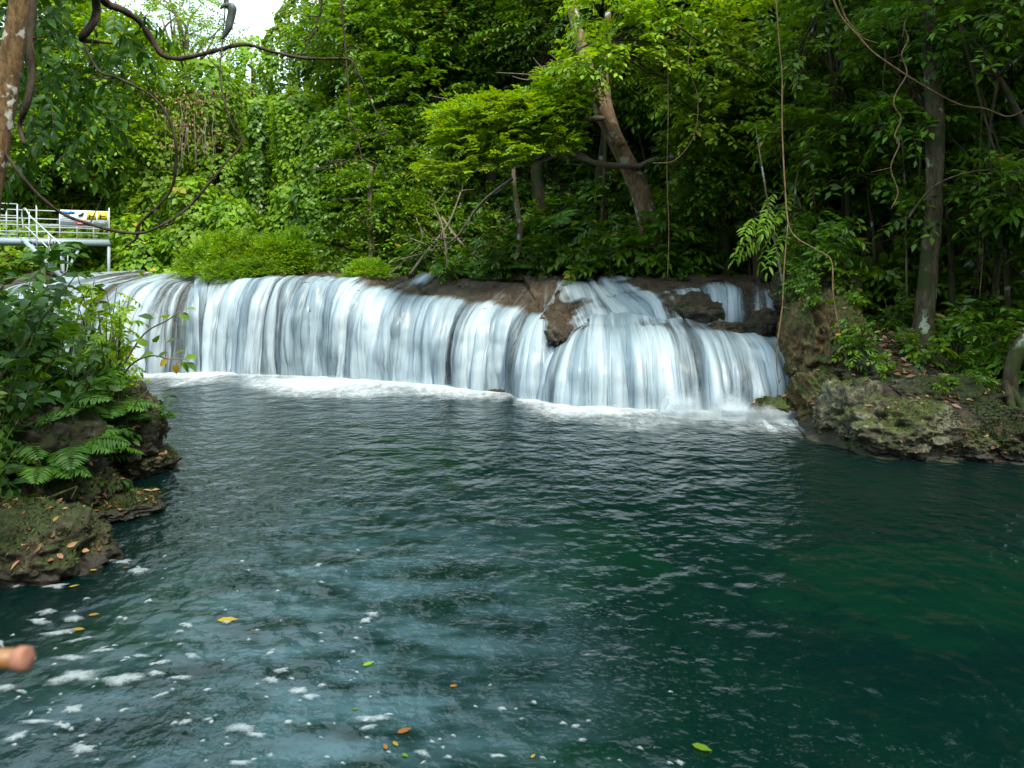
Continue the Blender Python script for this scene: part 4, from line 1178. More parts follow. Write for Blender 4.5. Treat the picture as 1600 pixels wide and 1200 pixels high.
GB = 'leafy shrubs on the forest floor'
SH = [make_shrub('low forest shrub with long pointed dark leaves', 1.3, 501, 'dark', 0.28, 0.1, 8, GB),
      make_shrub('low forest shrub with broad green leaves', 1.0, 502, 'mid', 0.24, 0.14, 7, GB),
      make_shrub('low forest shrub with crowded small leaves', 1.5, 503, 'dark', 0.17, 0.08, 11, GB, n=11, tmpl=LOD0)]
sp2 = []
for (Y, xa, xb, n_) in [(13.4, 1300, 1650, 7), (15.2, 1255, 1660, 9), (17.0, 1210, 1640, 10), (18.9, 880, 1240, 9), (20.0, 640, 1600, 20), (21.6, 560, 1300, 12), (23.5, 560, 1600, 18)]:
    for k in range(n_):
        px = xa + (xb - xa) * (k + rng.uniform(0, 1)) / n_
        sp2.append((px, Y + rng.uniform(-.5, .5)))
used = [0] * 3
for (px, Y) in sp2:
    if abs(px - 1440) < 45 and Y < 14.5: continue
    k = int(rng.integers(3)); x = (px - 800) / F * Y; loc = (x, Y, gz(x, Y)); s = rng.uniform(.8, 1.35)
    if not used[k]:
        SH[k].location = loc; used[k] = 1
    else:
        dup(SH[k], loc, rng.uniform(0, 6.28), s)

for px, Y, k, sc in [(1450, 10.9, 1, .55), (1500, 11.4, 0, .75), (1555, 11.0, 0, .8), (1400, 12.2, 2, .6), (1345, 12.9, 0, .8), (1310, 13.2, 1, .8), (1290, 13.6, 2, .7), (1335, 11.4, 1, .4), (1270, 13.0, 0, .6), (1385, 10.9, 1, .32), (1470, 10.3, 1, .3), (1535, 10.25, 0, .3), (1500, 10.8, 2, .4), (1420, 11.2, 2, .35), (1590, 10.9, 0, .5), (1600, 10.6, 2, .8), (1420, 12.9, 0, .8), (1475, 12.6, 1, .8), (1530, 12.0, 2, .7), (1380, 13.4, 1, .9)]:
    x = (px - 800) / F * Y
    dup(SH[k], (x, Y, gz(x, Y) + (.35 if px < 1345 and Y > 12.5 else 0)), px, sc)

for px, py, Y, k, sc in [(1290, 425, 12.6, 0, .7), (1255, 430, 13.0, 2, .6), (1325, 505, 11.9, 1, .5), (1240, 462, 12.7, 0, .45), (1275, 480, 12.0, 2, .45), (1310, 455, 12.3, 1, .6), (1350, 560, 11.2, 0, .45), (1265, 400, 13.6, 1, .8)]:
    dup(SH[k], PX(px, py, Y), px, sc, tilt=(.25, -.3))
for px, k, sc in [(950, 0, 1.1), (985, 2, 1.2), (1015, 1, 1.2), (1045, 0, 1.25), (1075, 2, 1.1), (900, 1, 1.0), (840, 2, 1.0), (780, 0, .9), (700, 1, .7)]:
    x = (px - 800) / F * 18.1; dup(SH[k], (x, 18.1 + (.7 if px < 900 else 0), 2.35), px, sc)

GF = 'ferns along the dark forest foot behind the falls'
fern = make_fern('dark green fern at the forest foot behind the falls', 1.0, 601, group=GF)
fx = [(818, 405), (850, 380), (885, 415), (925, 400), (960, 420), (1005, 410), (1040, 395), (1075, 415), (1110, 390), (1140, 415), (870, 330), (915, 350), (985, 365), (1090, 345), (1160, 360), (1020, 345), (740, 420), (830, 350)]
for j, (px, py) in enumerate(fx):
    Y = 19.3 + max(0, (400 - py)) * 0.02 + rng.uniform(-.3, .3); q = PX(px, py, Y); zz = max(gz(q[0], q[1]), q[2] - 0.35)
    if j == 0: fern.location = (q[0], q[1], zz)
    else: dup(fern, (q[0], q[1], zz), rng.uniform(0, 6.28), rng.uniform(.75, 1.3), tilt=(rng.uniform(.1, .5), rng.normal(0, .2)))
rng = np.random.default_rng(602)
fb = PX(1250, 322, 13.4); f2 = thing('fern', 'sunlit yellow green plant of long leaflets drooping over the cliff above the trickles', 'fern', fb)
P_ = np.array([PX(px, py, 13.4 + rng.normal(0, .25)) for px, py in [(1240, 320), (1225, 335), (1205, 325), (1215, 350), (1195, 350), (1200, 372), (1245, 345), (1180, 340), (1190, 385), (1230, 365), (1210, 300), (1240, 300)]]) - fb
mb = MB(); sprays(mb, rng, P_, np.stack([rng.normal(-.7, .3, len(P_)), rng.normal(-.3, .25, len(P_)), rng.normal(-.25, .25, len(P_))], 1), .75, 18, .21, .06, sag=.35, spread=.85, droop=.3, pinn=True, tmpl=LOD1, tw=.007, flat=.3)
mb.build('fronds', [M['lime'], M['stem']], f2)
mb = MB()
for q in P_: mb.tube([(0.1, .1, -.1), q * .5 + [0, 0, .06], q], [.014, .007], k=4, sub=3)
mb.build('stem', M['stem'], f2)
f3 = make_fern('fern arching over the cliff lip behind the sunlit one', 0.9, 603, 'mid', 10, up=.2, arc=(2.2, 4.6))
q = PX(1262, 395, 13.4); f3.location = q; f3.rotation_euler = (0.3, -0.3, 0)
f4 = make_fern('small fern on the dark cliff face beside the hanging liana', 0.55, 604, 'mid', 8)
q = PX(1262, 465, 12.9); f4.location = q; f4.rotation_euler = (0.6, -0.3, 0)

# more of the green wall
for i, (lb, px, Y, top, hw, kw) in enumerate([
    ('vine smothered slope tree between the withered patch and the skyline dome', 380, 29.5, 170, 66, {}),
    ('low vine mound filling the foot of the slope behind the bright tussocks', 365, 23.8, 330, 62, dict(curtain=0)),
    ('vine mound under the outer end of the footbridge deck', 60, 25.2, 388, 60, dict(curtain=0)),
    ('vine mound between the footbridge post and the ledge', 215, 23.6, 345, 48, dict(curtain=0)),
    ('vine mound below the sign on the footbridge', 135, 24.8, 372, 50, dict(curtain=0)),
    ('shaded vine skirt hanging to the ledge behind the mossy tussock', 498, 22.6, 250, 40, dict(mat='mid', curtain=1.5)),
    ('vine covered shoulder high behind the footbridge sign', 190, 33.0, 130, 80, {}),
    ('vine covered shoulder high above the outer footbridge', 60, 33.0, 120, 95, {}),
    ('vine column between the footbridge tip and the withered patch', 262, 25.6, 240, 40, dict(curtain=1.6)),
    ('tall shaded vine column under the glossy leaved tree', 590, 25.6, 110, 60, dict(mat='mid')),
    ('dark vine column rising behind the fallen branches', 680, 24.6, 200, 60, dict(mat='dark')),
    ('dark vine column deep in the gap behind the lime green spray', 765, 27.5, 60, 80, dict(mat='dark')),
]):
    vine_tree(lb, px, Y, top, hw, 150 + i, **kw)

def cover(name, label, n, xr, yr, mat, L, seed, keepf=None, h=0.35):
    rng = np.random.default_rng(seed)
    x = rng.uniform(*xr, n); y = rng.uniform(*yr, n)
    if keepf is not None:
        k = keepf(x, y); x, y = x[k], y[k]
    z = ground_z(x, y)
    p = np.stack([x, y, z + rng.random(len(x)) ** 2 * h * (1 + 1.5 * np.maximum(0, fbm(np.stack([x, y, 0 * x], 1) * 0.7, 2)))], 1)
    ax = rng.normal(0, 1, p.shape) * [1, 1, .4]; ax[:, 1] -= 0.5
    nm = rng.normal(0, .35, p.shape) + [0, -0.5, .8]
    mb = MB(); leaves(mb, p, ax, nm, L * rng.uniform(.6, 1.3, len(x)), L * .7 * rng.uniform(.6, 1.2, len(x)), rng, LOD0)
    o = mb.build(name, M[mat])
    return tag(o, label, 'plants', kind='stuff')
cover('undergrowth', 'leafy creeper covering the bright slope behind the falls', 90000, (-34, -3), (21, 37), 'vine', 0.26, 71)
cover('undergrowth', 'dark leafy undergrowth on the shaded forest slope', 60000, (-5, 26), (18.6, 34), 'dark', 0.22, 72)
cover('undergrowth', 'small green plants on the mossy forest bank', 9000, (5.4, 17), (10.5, 19), 'dark', 0.11, 73, lambda x, y: (fbm(np.stack([x, y, 0 * x], 1) * 0.8, 3) > 0.1) & (poly_sd(x, y) > 1.2), h=0.25)
cover('leaf_litter', 'brown leaves and twig scraps along the foot of the falls forest', 2500, (-6, 6), (18.3, 21), 'dead', 0.12, 77, h=0.05)
cover('leaf_litter', 'brown fallen leaves scattered over the mossy bank', 9000, (5.0, 14), (9.7, 17), 'dead', 0.12, 74, lambda x, y: (fbm(np.stack([x, y, 0 * x], 1) * 1.1 + 5, 3) > -0.3) & (poly_sd(x, y) > 0.55), h=0.03)

cover('ground_moss', 'short dark moss tufts on the forest bank', 42000, (4.9, 10.5), (9.4, 14.5), 'mosstuft', 0.055, 75, lambda x, y: (fbm(np.stack([x, y, 0 * x], 1) * 1.4 + 2, 3) > -0.35) & (poly_sd(x, y) > 0.05), h=0.03)
cover('ground_moss', 'short dark moss tufts on the boulder bank', 26000, (-7, -3.8), (5.4, 10), 'mosstuft', 0.05, 76, lambda x, y: (fbm(np.stack([x, y, 0 * x], 1) * 1.4 + 2, 3) > -0.4) & (poly_sd(x, y) > 0.05), h=0.03)

# ------------------------------------------------------------------ bright tussocks on the ledge
GT = 'bright shrubs on the ledge beside the falls'
def bush(label, px, py, Y, rx, ry, rz, n, mat, L, seed, name='shrub', W_=None):
    rng = np.random.default_rng(seed)
    c = PX(px, py, Y); root = thing(name, label, 'shrub', c, group=GT)
    mb = MB()
    for i in range(9):
        a = rng.uniform(0, 6.28)
        mb.tube([(0, 0, -0.15), (cos(a) * rx * .4, sin(a) * ry * .4, rz * .6), (cos(a) * rx * .8, sin(a) * ry * .8, rz * rng.uniform(.7, 1.3))], [0.015, .005], k=4, sub=3)
    mb.build('stem', M['stem'], root)
    mb = MB()
    d = sphere_dirs(rng, n, -0.1); p = d * (rng.uniform(.45, 1, n) ** .5)[:, None] * [rx, ry, rz * 1.3]
    p *= (1 + 0.25 * fbm(d * 2.5 + seed, 2))[:, None]
    sprays(mb, rng, p, d + [0, 0, .5] + rng.normal(0, .3, p.shape), 0.26, 9, L, W_ or L * .45, sag=.25, droop=.1, tint=np.clip(0.5 + .4 * fbm(p * 2.5, 2) + rng.normal(0, .12, n), 0, 1))
    mb.build('foliage', M[mat], root)
bush('large bright yellow green shrub on the ledge behind the straight curtain', 352, 425, 20.0, 1.25, .7, .85, 900, 'lime', 0.11, 801)
bush('bright rounded shrub beside the large one on the ledge', 428, 422, 19.8, .85, .6, .75, 620, 'lime', 0.11, 802)
bush('small grassy tussock hanging over the notch between two curtains', 352, 437, 18.7, .45, .4, .28, 330, 'lime', 0.16, 803, W_=.02)
bush('low yellow green grass tuft at the edge of the straight curtain', 398, 428, 19.0, .5, .35, .22, 280, 'lime', 0.16, 804, W_=.02)
bush('lone mossy tussock sitting on the bare ledge in shade', 574, 432, 18.6, .52, .4, .30, 480, 'lime', 0.075, 805)
bush('ivy clad stump beside the bright rounded shrub', 463, 415, 19.9, .38, .35, .75, 460, 'vine', 0.10, 806)

# dead branches tangled at the forest foot
GD = 'dead branches lying at the dark forest foot'
for i, (lb, pts) in enumerate([
    ('long pale dead branch sloping down to the ledge under the lime green spray', [(690, 340, 20.2), (725, 385, 19.9), (760, 410, 19.7), (800, 425, 19.5)]),
    ('arched dead branch curving from the lime green spray to the ledge', [(800, 280, 18.2), (760, 310, 19), (735, 340, 19.4), (712, 372, 19.6), (680, 385, 19.8), (640, 372, 20)]),
    ('thin dead stick leaning against the arched branch', [(640, 430, 19.4), (665, 395, 19.6), (700, 350, 20), (720, 300, 20.4)]),
    ('forked dead stick low behind the mossy tussock', [(610, 428, 19.6), (640, 400, 19.8), (660, 372, 20), (650, 340, 20.2)]),
    ('slim upright dead stem beside the long pale branch', [(700, 430, 19.4), (697, 390, 19.6), (690, 350, 19.8), (678, 320, 20)]),
]):
    p = PXS(pts, 20); b0 = p[0].copy()
    mb = MB(); mb.tube(p - b0, [0.05, 0.02], k=6, sub=5, wob=.15)
    rr = np.random.default_rng(900 + i)
    for j in range(5):
        s = (p[rr.integers(1, len(p))] - b0); e = s + rr.normal(0, .4, 3) + [0, -.1, -.1]
        mb.tube([s, (s + e) / 2 + rr.normal(0, .08, 3), e], [.018, .005], k=4, sub=3)
    o = mb.build('dead_branch', M['twig'], smooth=True); o.location = b0
    tag(o, lb, 'branch', GD)

# ------------------------------------------------------------------ footbridge with its steps and sign
bz = 3.68
root = thing('footbridge', 'white railed steel footbridge with a stair reaching out over the upper river', 'footbridge', (0, 0, 0))
A0, A1 = np.array(PX(-60, 372, 21.2)), np.array(PX(171, 377, 23.2)); A0[2] = A1[2] = bz
ud = nrmz(A1 - A0); back = np.array([-ud[1], ud[0], 0])
mb = MB()
ln = np.linalg.norm(A1 - A0); mid = (A0 + A1) / 2 + back * 0.55; rot = math.atan2(ud[1], ud[0])
mb.box(mid + [0, 0, 0.0], (ln, 1.1, 0.05), rot)
mb.build('deck', M['brown_steel'], root)
mb = MB()
for o_ in (-.03, 1.13): mb.box((A0 + A1) / 2 + back * o_ + [0, 0, -.1], (ln + .05, 0.06, 0.2), rot)
for t in np.linspace(.05, .95, 9): mb.box(A0 + (A1 - A0) * t + back * .55 + [0, 0, -.11], (.06, 1.1, .1), rot)
mb.build('beam', M['grey_steel'], root)
bp = lambda px, z, off=0.0: (lambda t: A0 + (A1 - A0) * t + back * off + np.array([0, 0, z]))(((px - 800) / F * A0[1] - A0[0]) / ((A1[0] - A0[0]) - (px - 800) / F * (A1[1] - A0[1])))
def posts(pxs, h, off, nm='post'):
    for q in pxs:
        MB().tube([bp(q, -.2, off), bp(q, h, off)], .022, k=7, sub=1).build(nm, M['white_paint'], root)
def rail(pa, pb, z, off, nm='rail', r=.02):
    MB().tube([bp(pa, z, off), bp(pb, z, off)], r, k=7, sub=1).build(nm, M['white_paint'], root)
posts([-40, 10, 27], 1.1, 0); posts([57, 170.5], 1.1, 0); 
posts([-20, 40, 90, 118, 145], .95, 1.1); posts([170], 1.05, 1.1)
for z in (1.1, .72, .55, .12): rail(-58, 27, z, 0)
for z in (.47, .38): rail(57, 170.5, z, 0)
for z in (1.0, .72, .5, .28, .06): rail(-58, 170.5, z, 1.1)
for q in (97, 170):
    for off in (0.0, 1.05) if q == 170 else (.3,):
        top = bp(q, -.2, off); g = gz(top[0], top[1])
        MB().tube([top, (top[0], top[1], min(g, 2.3) - .3)], .05 if q == 170 else .06, k=8, sub=1).build('leg', M['grey_steel'], root)
MB().tube([bp(126, -.2, .3), PX(110, 413, 22.3)], .05, k=6, sub=1).build('brace', M['grey_steel'], root)
# stair
S0, S1 = np.array(PX(30, 346, 21.6)), np.array(PX(108, 440, 20.4))
st = thing('stair', None, None, (0, 0, 0)); 
for k_ in ('label', 'category'):
    if k_ in st: del st[k_]
st.parent = root
def sbar(pts, r=.02, nm='handrail', mat='white_paint'):
    MB().tube(np.array(pts), r, k=7, sub=3).build(nm, M[mat], st)
sbw = back * 0.75
for o_ in (0, .75):
    mb = MB()
    a, b_ = bp(38, -.02, 0) + back * (o_ - .75), PX(105, 440, 20.6) + back * (o_ - .4)
    d = nrmz(b_ - a); n_ = np.cross(d, nrmz(back)); hw = n_ * .09; tk = nrmz(back) * .02
    v = [p + s1 * hw + s2 * tk for p in (a, b_) for s1 in (-1, 1) for s2 in (-1, 1)]
    mb.add(v, q=[(0, 1, 3, 2), (4, 6, 7, 5), (0, 4, 5, 1), (2, 3, 7, 6), (0, 2, 6, 4), (1, 5, 7, 3)])
    mb.build('stringer', M['grey_steel'], st)
    if o_ == 0: sa, sb_ = a, b_
for i in range(7):
    c = sa + (sb_ - sa) * (i + .6) / 7.2 + back * .38
    MB().box(c, (.24, .74, .035), rot).build('tread', M['brown_steel'], st)
up_ = np.array([0, 0, 1.0])
def along(t, z): return sa + (sb_ - sa) * t + up_ * z + back * .76
sbar([along(-.02, .25), along(-.06, .75), along(0.02, 1.02), along(.12, .92), along(.3, .92), along(.65, .92), along(1.1, .92)], .022)
sbar([along(.02, .45), along(.5, .45), along(.75, .45)], .02)
for t in (.3, .58, .85): sbar([along(t, -.05), along(t, .92)], .02, 'post')
sbar([along(1.0, .9), along(.98, .3), along(.84, .02)], .018)
# sign board on the rail
sg = thing('information_sign', 'white blue and yellow warning sign board fixed to the footbridge rail', 'sign', bp(95, 0, 0))
so = bp(95, 0, 0)
def panel(nm, pa, pb, ya, yb, mat, proud=0.0):
    a = bp(pa, 0, -.05 - proud); b_ = bp(pb, 0, -.05 - proud)
    Y_ = (a[1] + b_[1]) / 2; za = H - (ya - HZ) / F * Y_; zb = H - (yb - HZ) / F * Y_
    c = (a + b_) / 2; c[2] = (za + zb) / 2
    return MB().box(c - so, (np.linalg.norm(b_ - a), .014, abs(za - zb)), rot).build(nm, M[mat], sg)
panel('board', 94, 169, 329, 351.5, 'sign_white')
panel('header', 95, 117, 330, 334, 'sign_blue', .012)
for y in (338, 340.5, 343, 345.5): panel('text_line', 96.5, 115.5, y, y + .7, 'sign_grey', .012)
panel('prohibition_panel', 119.5, 134, 344, 351.2, 'sign_red', .012)
for y in (346, 348.5): panel('text_line', 121, 132.5, y, y + .8, 'sign_white', .024)
for a in (135.5, 152.5):
    panel('warning_panel', a, a + 15, 331, 343.5, 'sign_yellow', .012)
    panel('pictogram', a + 3, a + 5.5, 335, 342, 'sign_black', .024); panel('pictogram', a + 3, a + 12, 337, 338.2, 'sign_black', .024)
    panel('text_line', a + 1, a + 14, 345.5, 346.6, 'sign_grey', .012); panel('text_line', a + 1, a + 12, 348, 348.9, 'sign_grey', .012)
mb = MB()
def sp(px, y): 
    q = bp(px, 0, -.075); q[2] = H - (y - HZ) / F * q[1]; return q - so
mb.tube([sp(123, 337.5), sp(125, 336), sp(128, 335.5), sp(129.5, 333), sp(130.5, 332)], [.03, .045, .03], k=5, sub=3)
mb.build('pictogram', M['sign_black'], sg)

# ------------------------------------------------------------------ bank rocks
GR = 'mossy rocks along the pool'
def prock(label, px, py, Y, r, seed, mat='rock', **kw):
    c = PX(px, py, Y); kw.setdefault('sub', 6); kw.setdefault('pit', .13); kw.setdefault('moss', {'rock': 12000, 'cliff': 9000, 'limestone': 7000}[mat])
    return rock('mossy_rock', label, c, r, seed, M[mat], group=GR, **kw)
prock('mossy boulder with yellow leaves and the pale round stone against it', 28, 862, 6.15, (.66, .45, .36), 11, amp=.22)
prock('dark mossy boulder between the stick and the fern covered point', 92, 768, 7.3, (.46, .42, .30), 12, amp=.22)
prock('low wet rock shelf at the foot of the dark mossy boulder', 180, 792, 7.4, (.32, .3, .10), 13, amp=.2)
prock('flat dark rock point reaching furthest into the pool under ferns', 200, 722, 8.9, (.42, .4, .18), 14, amp=.2)
prock('mossy mound under the bright ferns', 160, 680, 8.7, (.62, .55, .52), 15, amp=.22)
prock('mossy hump under the dark leafy bushes', 20, 720, 7.2, (.8, .6, .6), 16, amp=.2)
prock('brown cliff block overhanging the foot of the dome cascade', 1283, 540, 12.5, (.56, .95, .95), 21, 'cliff', amp=.2, fr=1.2)
prock('dark undercut block at the base of the brown cliff', 1290, 628, 11.8, (.50, .85, .55), 22, 'cliff', amp=.24, fr=1.3)
prock('mossy cliff top block behind the hanging liana', 1272, 455, 13.6, (.62, .9, .6), 23, 'rock', amp=.2, fr=1.2)
prock('knobbly rock between the cliff and the pale limestone', 1332, 660, 10.6, (.42, .55, .50), 24, 'limestone', amp=.26, fr=1.3)
prock('pale lichen crusted limestone boulder with a yellow leaf on top', 1415, 672, 9.95, (.74, .48, .40), 25, 'limestone', amp=.2, fr=1.3)
prock('low pale limestone block next to the lichen crusted boulder', 1508, 692, 9.8, (.40, .35, .26), 26, 'limestone', amp=.22, fr=1.4)
prock('mossy rock below the exposed curved trunk', 1585, 690, 9.7, (.6, .45, .33), 27, 'rock', amp=.2)
prock('mossy hump on the bank in front of the thick trunk', 1480, 632, 10.6, (.8, .55, .36), 28, 'rock', amp=.22)
prock('moss cushioned rock at the foot of the thick trunk', 1380, 590, 11.6, (.7, .6, .40), 29, 'rock', amp=.24)
prock('wet rock breaking the foam beside the cliff', 1212, 638, 12.1, (.28, .22, .14), 30, 'cliff', sub=4)
o = rock_mesh((0, 0, 0), (.06, .05, .052), 40, sub=3, amp=.06, pit=.0).build('round_stone', M['pale_stone'], smooth=True)
o.location = PX(149, 824, 6.3); tag(o, 'pale round stone at the waterline of the leaf strewn boulder', 'stone')

# ------------------------------------------------------------------ thick trunk and its neighbours
rng = np.random.default_rng(55)
def trunk_tree(label, pts, Y, radii, bark, crown_at, seed, roots=0, n=700, mat='dark', name='forest_tree', group='trunks standing on the forest bank', lumps=None):
    rng = np.random.default_rng(seed)
    p = PXS(pts, Y); b0 = p[0].copy()
    root = thing(name, label, 'tree', b0, group=group)
    MB().tube(np.vstack([p[:1] - [0, 0, .4], p]) - b0, np.concatenate([[radii[0] * 1.1], radii]), k=14, sub=9, wob=.12).build('trunk', M[bark], root, smooth=True)
    for i in range(roots):
        a = rng.uniform(0, 6.28) if roots > 2 else -2.2 + i * 1.5
        a = -pi / 2 + (i - (roots - 1) / 2) * 0.75
        e = np.array([cos(a), sin(a), 0]) * rng.uniform(.6, 1.0)
        zz = gz(b0[0] + e[0], b0[1] + e[1]) - b0[2]
        MB().tube([(0, 0, .55), e * .35 + [0, 0, .16], e * .7 + [0, 0, max(zz, -.5) * .7], e + [0, 0, zz - .08]], [radii[0] * .5, radii[0] * .4, .05, .02], k=8, sub=6, wob=.15).build('root', M[bark], root, smooth=True)
    if lumps or crown_at:
        t = p[-1] - b0
        mb = MB()
        clump_crown(mb, rng, lumps or [(t[0], t[1], t[2] + .5, 1.8, 1.8, 1.2), (t[0] + 1, t[1] + .5, t[2], 1.4, 1.4, 1), (t[0] - 1, t[1] - .4, t[2] - .2, 1.3, 1.3, 1)], n, .6, 8, .17, .08, tw=.005)
        mb.build('crown', [M[mat], M['bark']], root)
    return root
trunk_tree('thickest trunk on the bank, mottled with pale lichen and moss', [(1440, 572), (1444, 500), (1450, 420), (1459, 300), (1460, 180), (1452, 60), (1444, -80), (1440, -250)], 11.7, [.26, .17, .15, .145, .14, .13, .12, .11], 'bark_mottled', True, 71, roots=3, n=900)
trunk_tree('dark straight trunk just beyond the lichen mottled one', [(1512, 470), (1508, 330), (1504, 180), (1502, 0), (1500, -200)], 14.6, [.13, .1, .09, .085, .07], 'bark_moss', True, 72)
trunk_tree('slim grey trunk between the zigzag liana and the mottled trunk', [(1400, 420), (1392, 250), (1384, 120), (1376, 0), (1370, -160)], 15.5, [.08, .06, .05, .05, .04], 'bark_pale', True, 73, n=500)
trunk_tree('short dark leaning stem above the leaf litter', [(1352, 400), (1362, 345), (1378, 290), (1385, 200)], 15, [.09, .07, .05, .02], 'bark', None, 74)
trunk_tree('pair mate of the short dark stem, standing straight', [(1374, 410), (1375, 350), (1372, 300), (1376, 240)], 14.8, [.07, .06, .05, .03], 'bark_moss', None, 75)
trunk_tree('crooked grey stem near the edge of the forest bank', [(1556, 440), (1560, 380), (1552, 300), (1566, 200), (1560, 60), (1566, -60)], 13, [.06, .05, .045, .04, .035, .03], 'bark_pale', None, 76)
trunk_tree('mossy curved trunk with exposed roots at the end of the bank', [(1572, 655), (1578, 610), (1580, 580), (1592, 545), (1625, 500), (1640, 400)], 10.2, [.13, .11, .10, .10, .11, .1], 'bark_moss', None, 77, roots=2)
trunk_tree('slim pale trunk in the dark gap under the lime green spray', [(806, 425), (812, 360), (805, 300), (800, 230)], 19.8, [.1, .08, .07, .05], 'bark_pale', None, 78)
trunk_tree('paired pale trunk showing through the drooping shade tree', [(582, 425), (580, 380), (577, 330), (580, 260)], 20.6, [.11, .1, .08, .06], 'bark_pale', None, 79)

GTH = 'thin stems among the shaded understorey'
rr = np.random.default_rng(501)
for i in range(22):
    px = rr.uniform(1235, 1600); Y = rr.uniform(12.6, 17.5); x = (px - 800) / F * Y; g = gz(x, Y)
    lean = rr.normal(0, .5); hh = rr.uniform(4, 9)
    p = np.array([[0, 0, -.2], [lean * .3 + rr.normal(0, .1), 0, hh * .33], [lean * .7 + rr.normal(0, .15), .1, hh * .66], [lean, .1, hh]])
    r_ = rr.uniform(.012, .035)
    mb = MB(); mb.tube(p, [r_, r_ * .8, r_ * .4], k=6, sub=6, wob=.15)
    for j in range(4):
        t = rr.uniform(.2, .9); s_ = np.array([np.interp(t * 3, [0, 1, 2, 3], p[:, q]) for q in range(3)]); e_ = s_ + rr.normal(0, .35, 3) + [0, 0, .2]
        mb.tube([s_, (s_ + e_) / 2 + rr.normal(0, .05, 3), e_], [r_ * .4, .004], k=4, sub=3)
    o = mb.build('thin_stem', M[['bark_mottled', 'twig', 'bark_pale'][i % 3]], smooth=True); o.location = (x, Y, g)
    tag(o, 'thin bare stem rising through the shaded understorey leaves', 'stem', GTH)

# lianas
GL = 'lianas hanging on the cliff side forest'
def vine_line(name, label, pts, Y, r, mat='liana', group=GL, wob=.1, twigs=0, seed=0, leavesn=0, sub=6):
    p = PXS(pts, Y); b0 = p[0].copy(); rr = np.random.default_rng(seed)
    mb = MB(); mb.tube(p - b0, r, k=7, sub=sub, wob=wob)
    for i in range(twigs):
        s = p[rr.integers(1, len(p))] - b0; e = s + rr.normal(0, .12, 3)
        mb.tube([s, e], [.006, .003], k=4, sub=1)
    o = mb.build(name, M[mat], smooth=True); o.location = b0
    return tag(o, label, 'liana', group)
vine_line('liana', 'long tan liana hanging down past the cliff and curling to the bank', [(1210, -60), (1213, 0), (1217, 60), (1222, 120), (1222, 200), (1227, 300), (1232, 350), (1245, 372), (1275, 390), (1299, 408), (1302, 460), (1314, 530), (1326, 570), (1339, 602)], [12.4, 11.2], [.012, .013, .011], twigs=6, seed=1)
vine_line('liana', 'straight tan aerial root dangling beside the dome cascade', [(1231, 350), (1225, 420), (1222, 480), (1214, 540), (1214, 575), (1217, 598)], 11.9, [.011, .014, .008], twigs=3, seed=2)
vine_line('liana', 'zigzag tan liana in front of the shaded leaves', [(1414, -60), (1420, 10), (1413, 40), (1419, 62), (1409, 85), (1417, 115), (1400, 145), (1397, 165), (1408, 185), (1398, 212), (1405, 226), (1392, 262), (1403, 300), (1393, 326)], 11.3, [.012, .010], twigs=5, seed=3)
vine_line('liana', 'sagging tan liana sweeping across the lichen mottled trunk', [(1288, -40), (1312, 22), (1340, 55), (1365, 82), (1408, 112), (1440, 132), (1475, 152), (1505, 165), (1540, 170), (1575, 182), (1605, 168), (1650, 130)], 11.2, [.013, .014, .012], twigs=4, seed=4)
vine_line('liana', 'thin tan liana running parallel above the sagging one', [(1300, -40), (1318, 20), (1335, 45), (1350, 60), (1372, 68)], 11.3, [.01, .008], seed=5)
vine_line('liana', 'pale crooked branch low across the mottled trunk', [(1418, 342), (1435, 318), (1455, 295), (1480, 280), (1520, 268), (1560, 262), (1585, 240), (1620, 230)], 11.2, [.02, .015, .012], 'bark_mottled', twigs=6, seed=6)
vine_line('liana', 'thin pale liana falling straight near the crooked grey stem', [(1532, -40), (1530, 60), (1534, 160), (1530, 280), (1536, 380), (1530, 470)], 11.8, [.01, .008], seed=7)
vine_line('liana', 'pale forked liana above the dark straight trunk', [(1476, 60), (1495, 95), (1520, 110), (1540, 145), (1553, 175)], 12, [.014, .009], twigs=3, seed=8)
vine_line('liana', 'very thin hanging root in front of the leaning tree', [(1043, 60), (1044, 180), (1042, 270), (1045, 360), (1043, 435)], 15.0, [.008, .008], seed=9)
vine_line('liana', 'looping thin liana under the yellow green boughs', [(1020, 255), (1055, 250), (1085, 210), (1090, 150), (1075, 100), (1085, 30)], 14.9, [.012, .008], twigs=4, seed=10)
vine_line('liana', 'slanting dark branch high between the boughs and the lianas', [(1010, -20), (1060, 40), (1120, 80), (1180, 110), (1230, 160)], 15, [.03, .015], 'bark_moss', twigs=8, seed=11)
vine_line('liana', 'thin brown stem rising beside the dark stems over the litter', [(1240, 330), (1250, 260), (1290, 220), (1305, 130), (1335, 60), (1330, -30)], 13.5, [.025, .012], 'bark_moss', twigs=6, seed=12)
vine_line('liana', 'grey crooked twig beside the slim grey trunk', [(1378, -30), (1376, 40), (1384, 90), (1380, 130), (1390, 200)], 12.5, [.018, .012], 'bark_pale', twigs=5, seed=13)

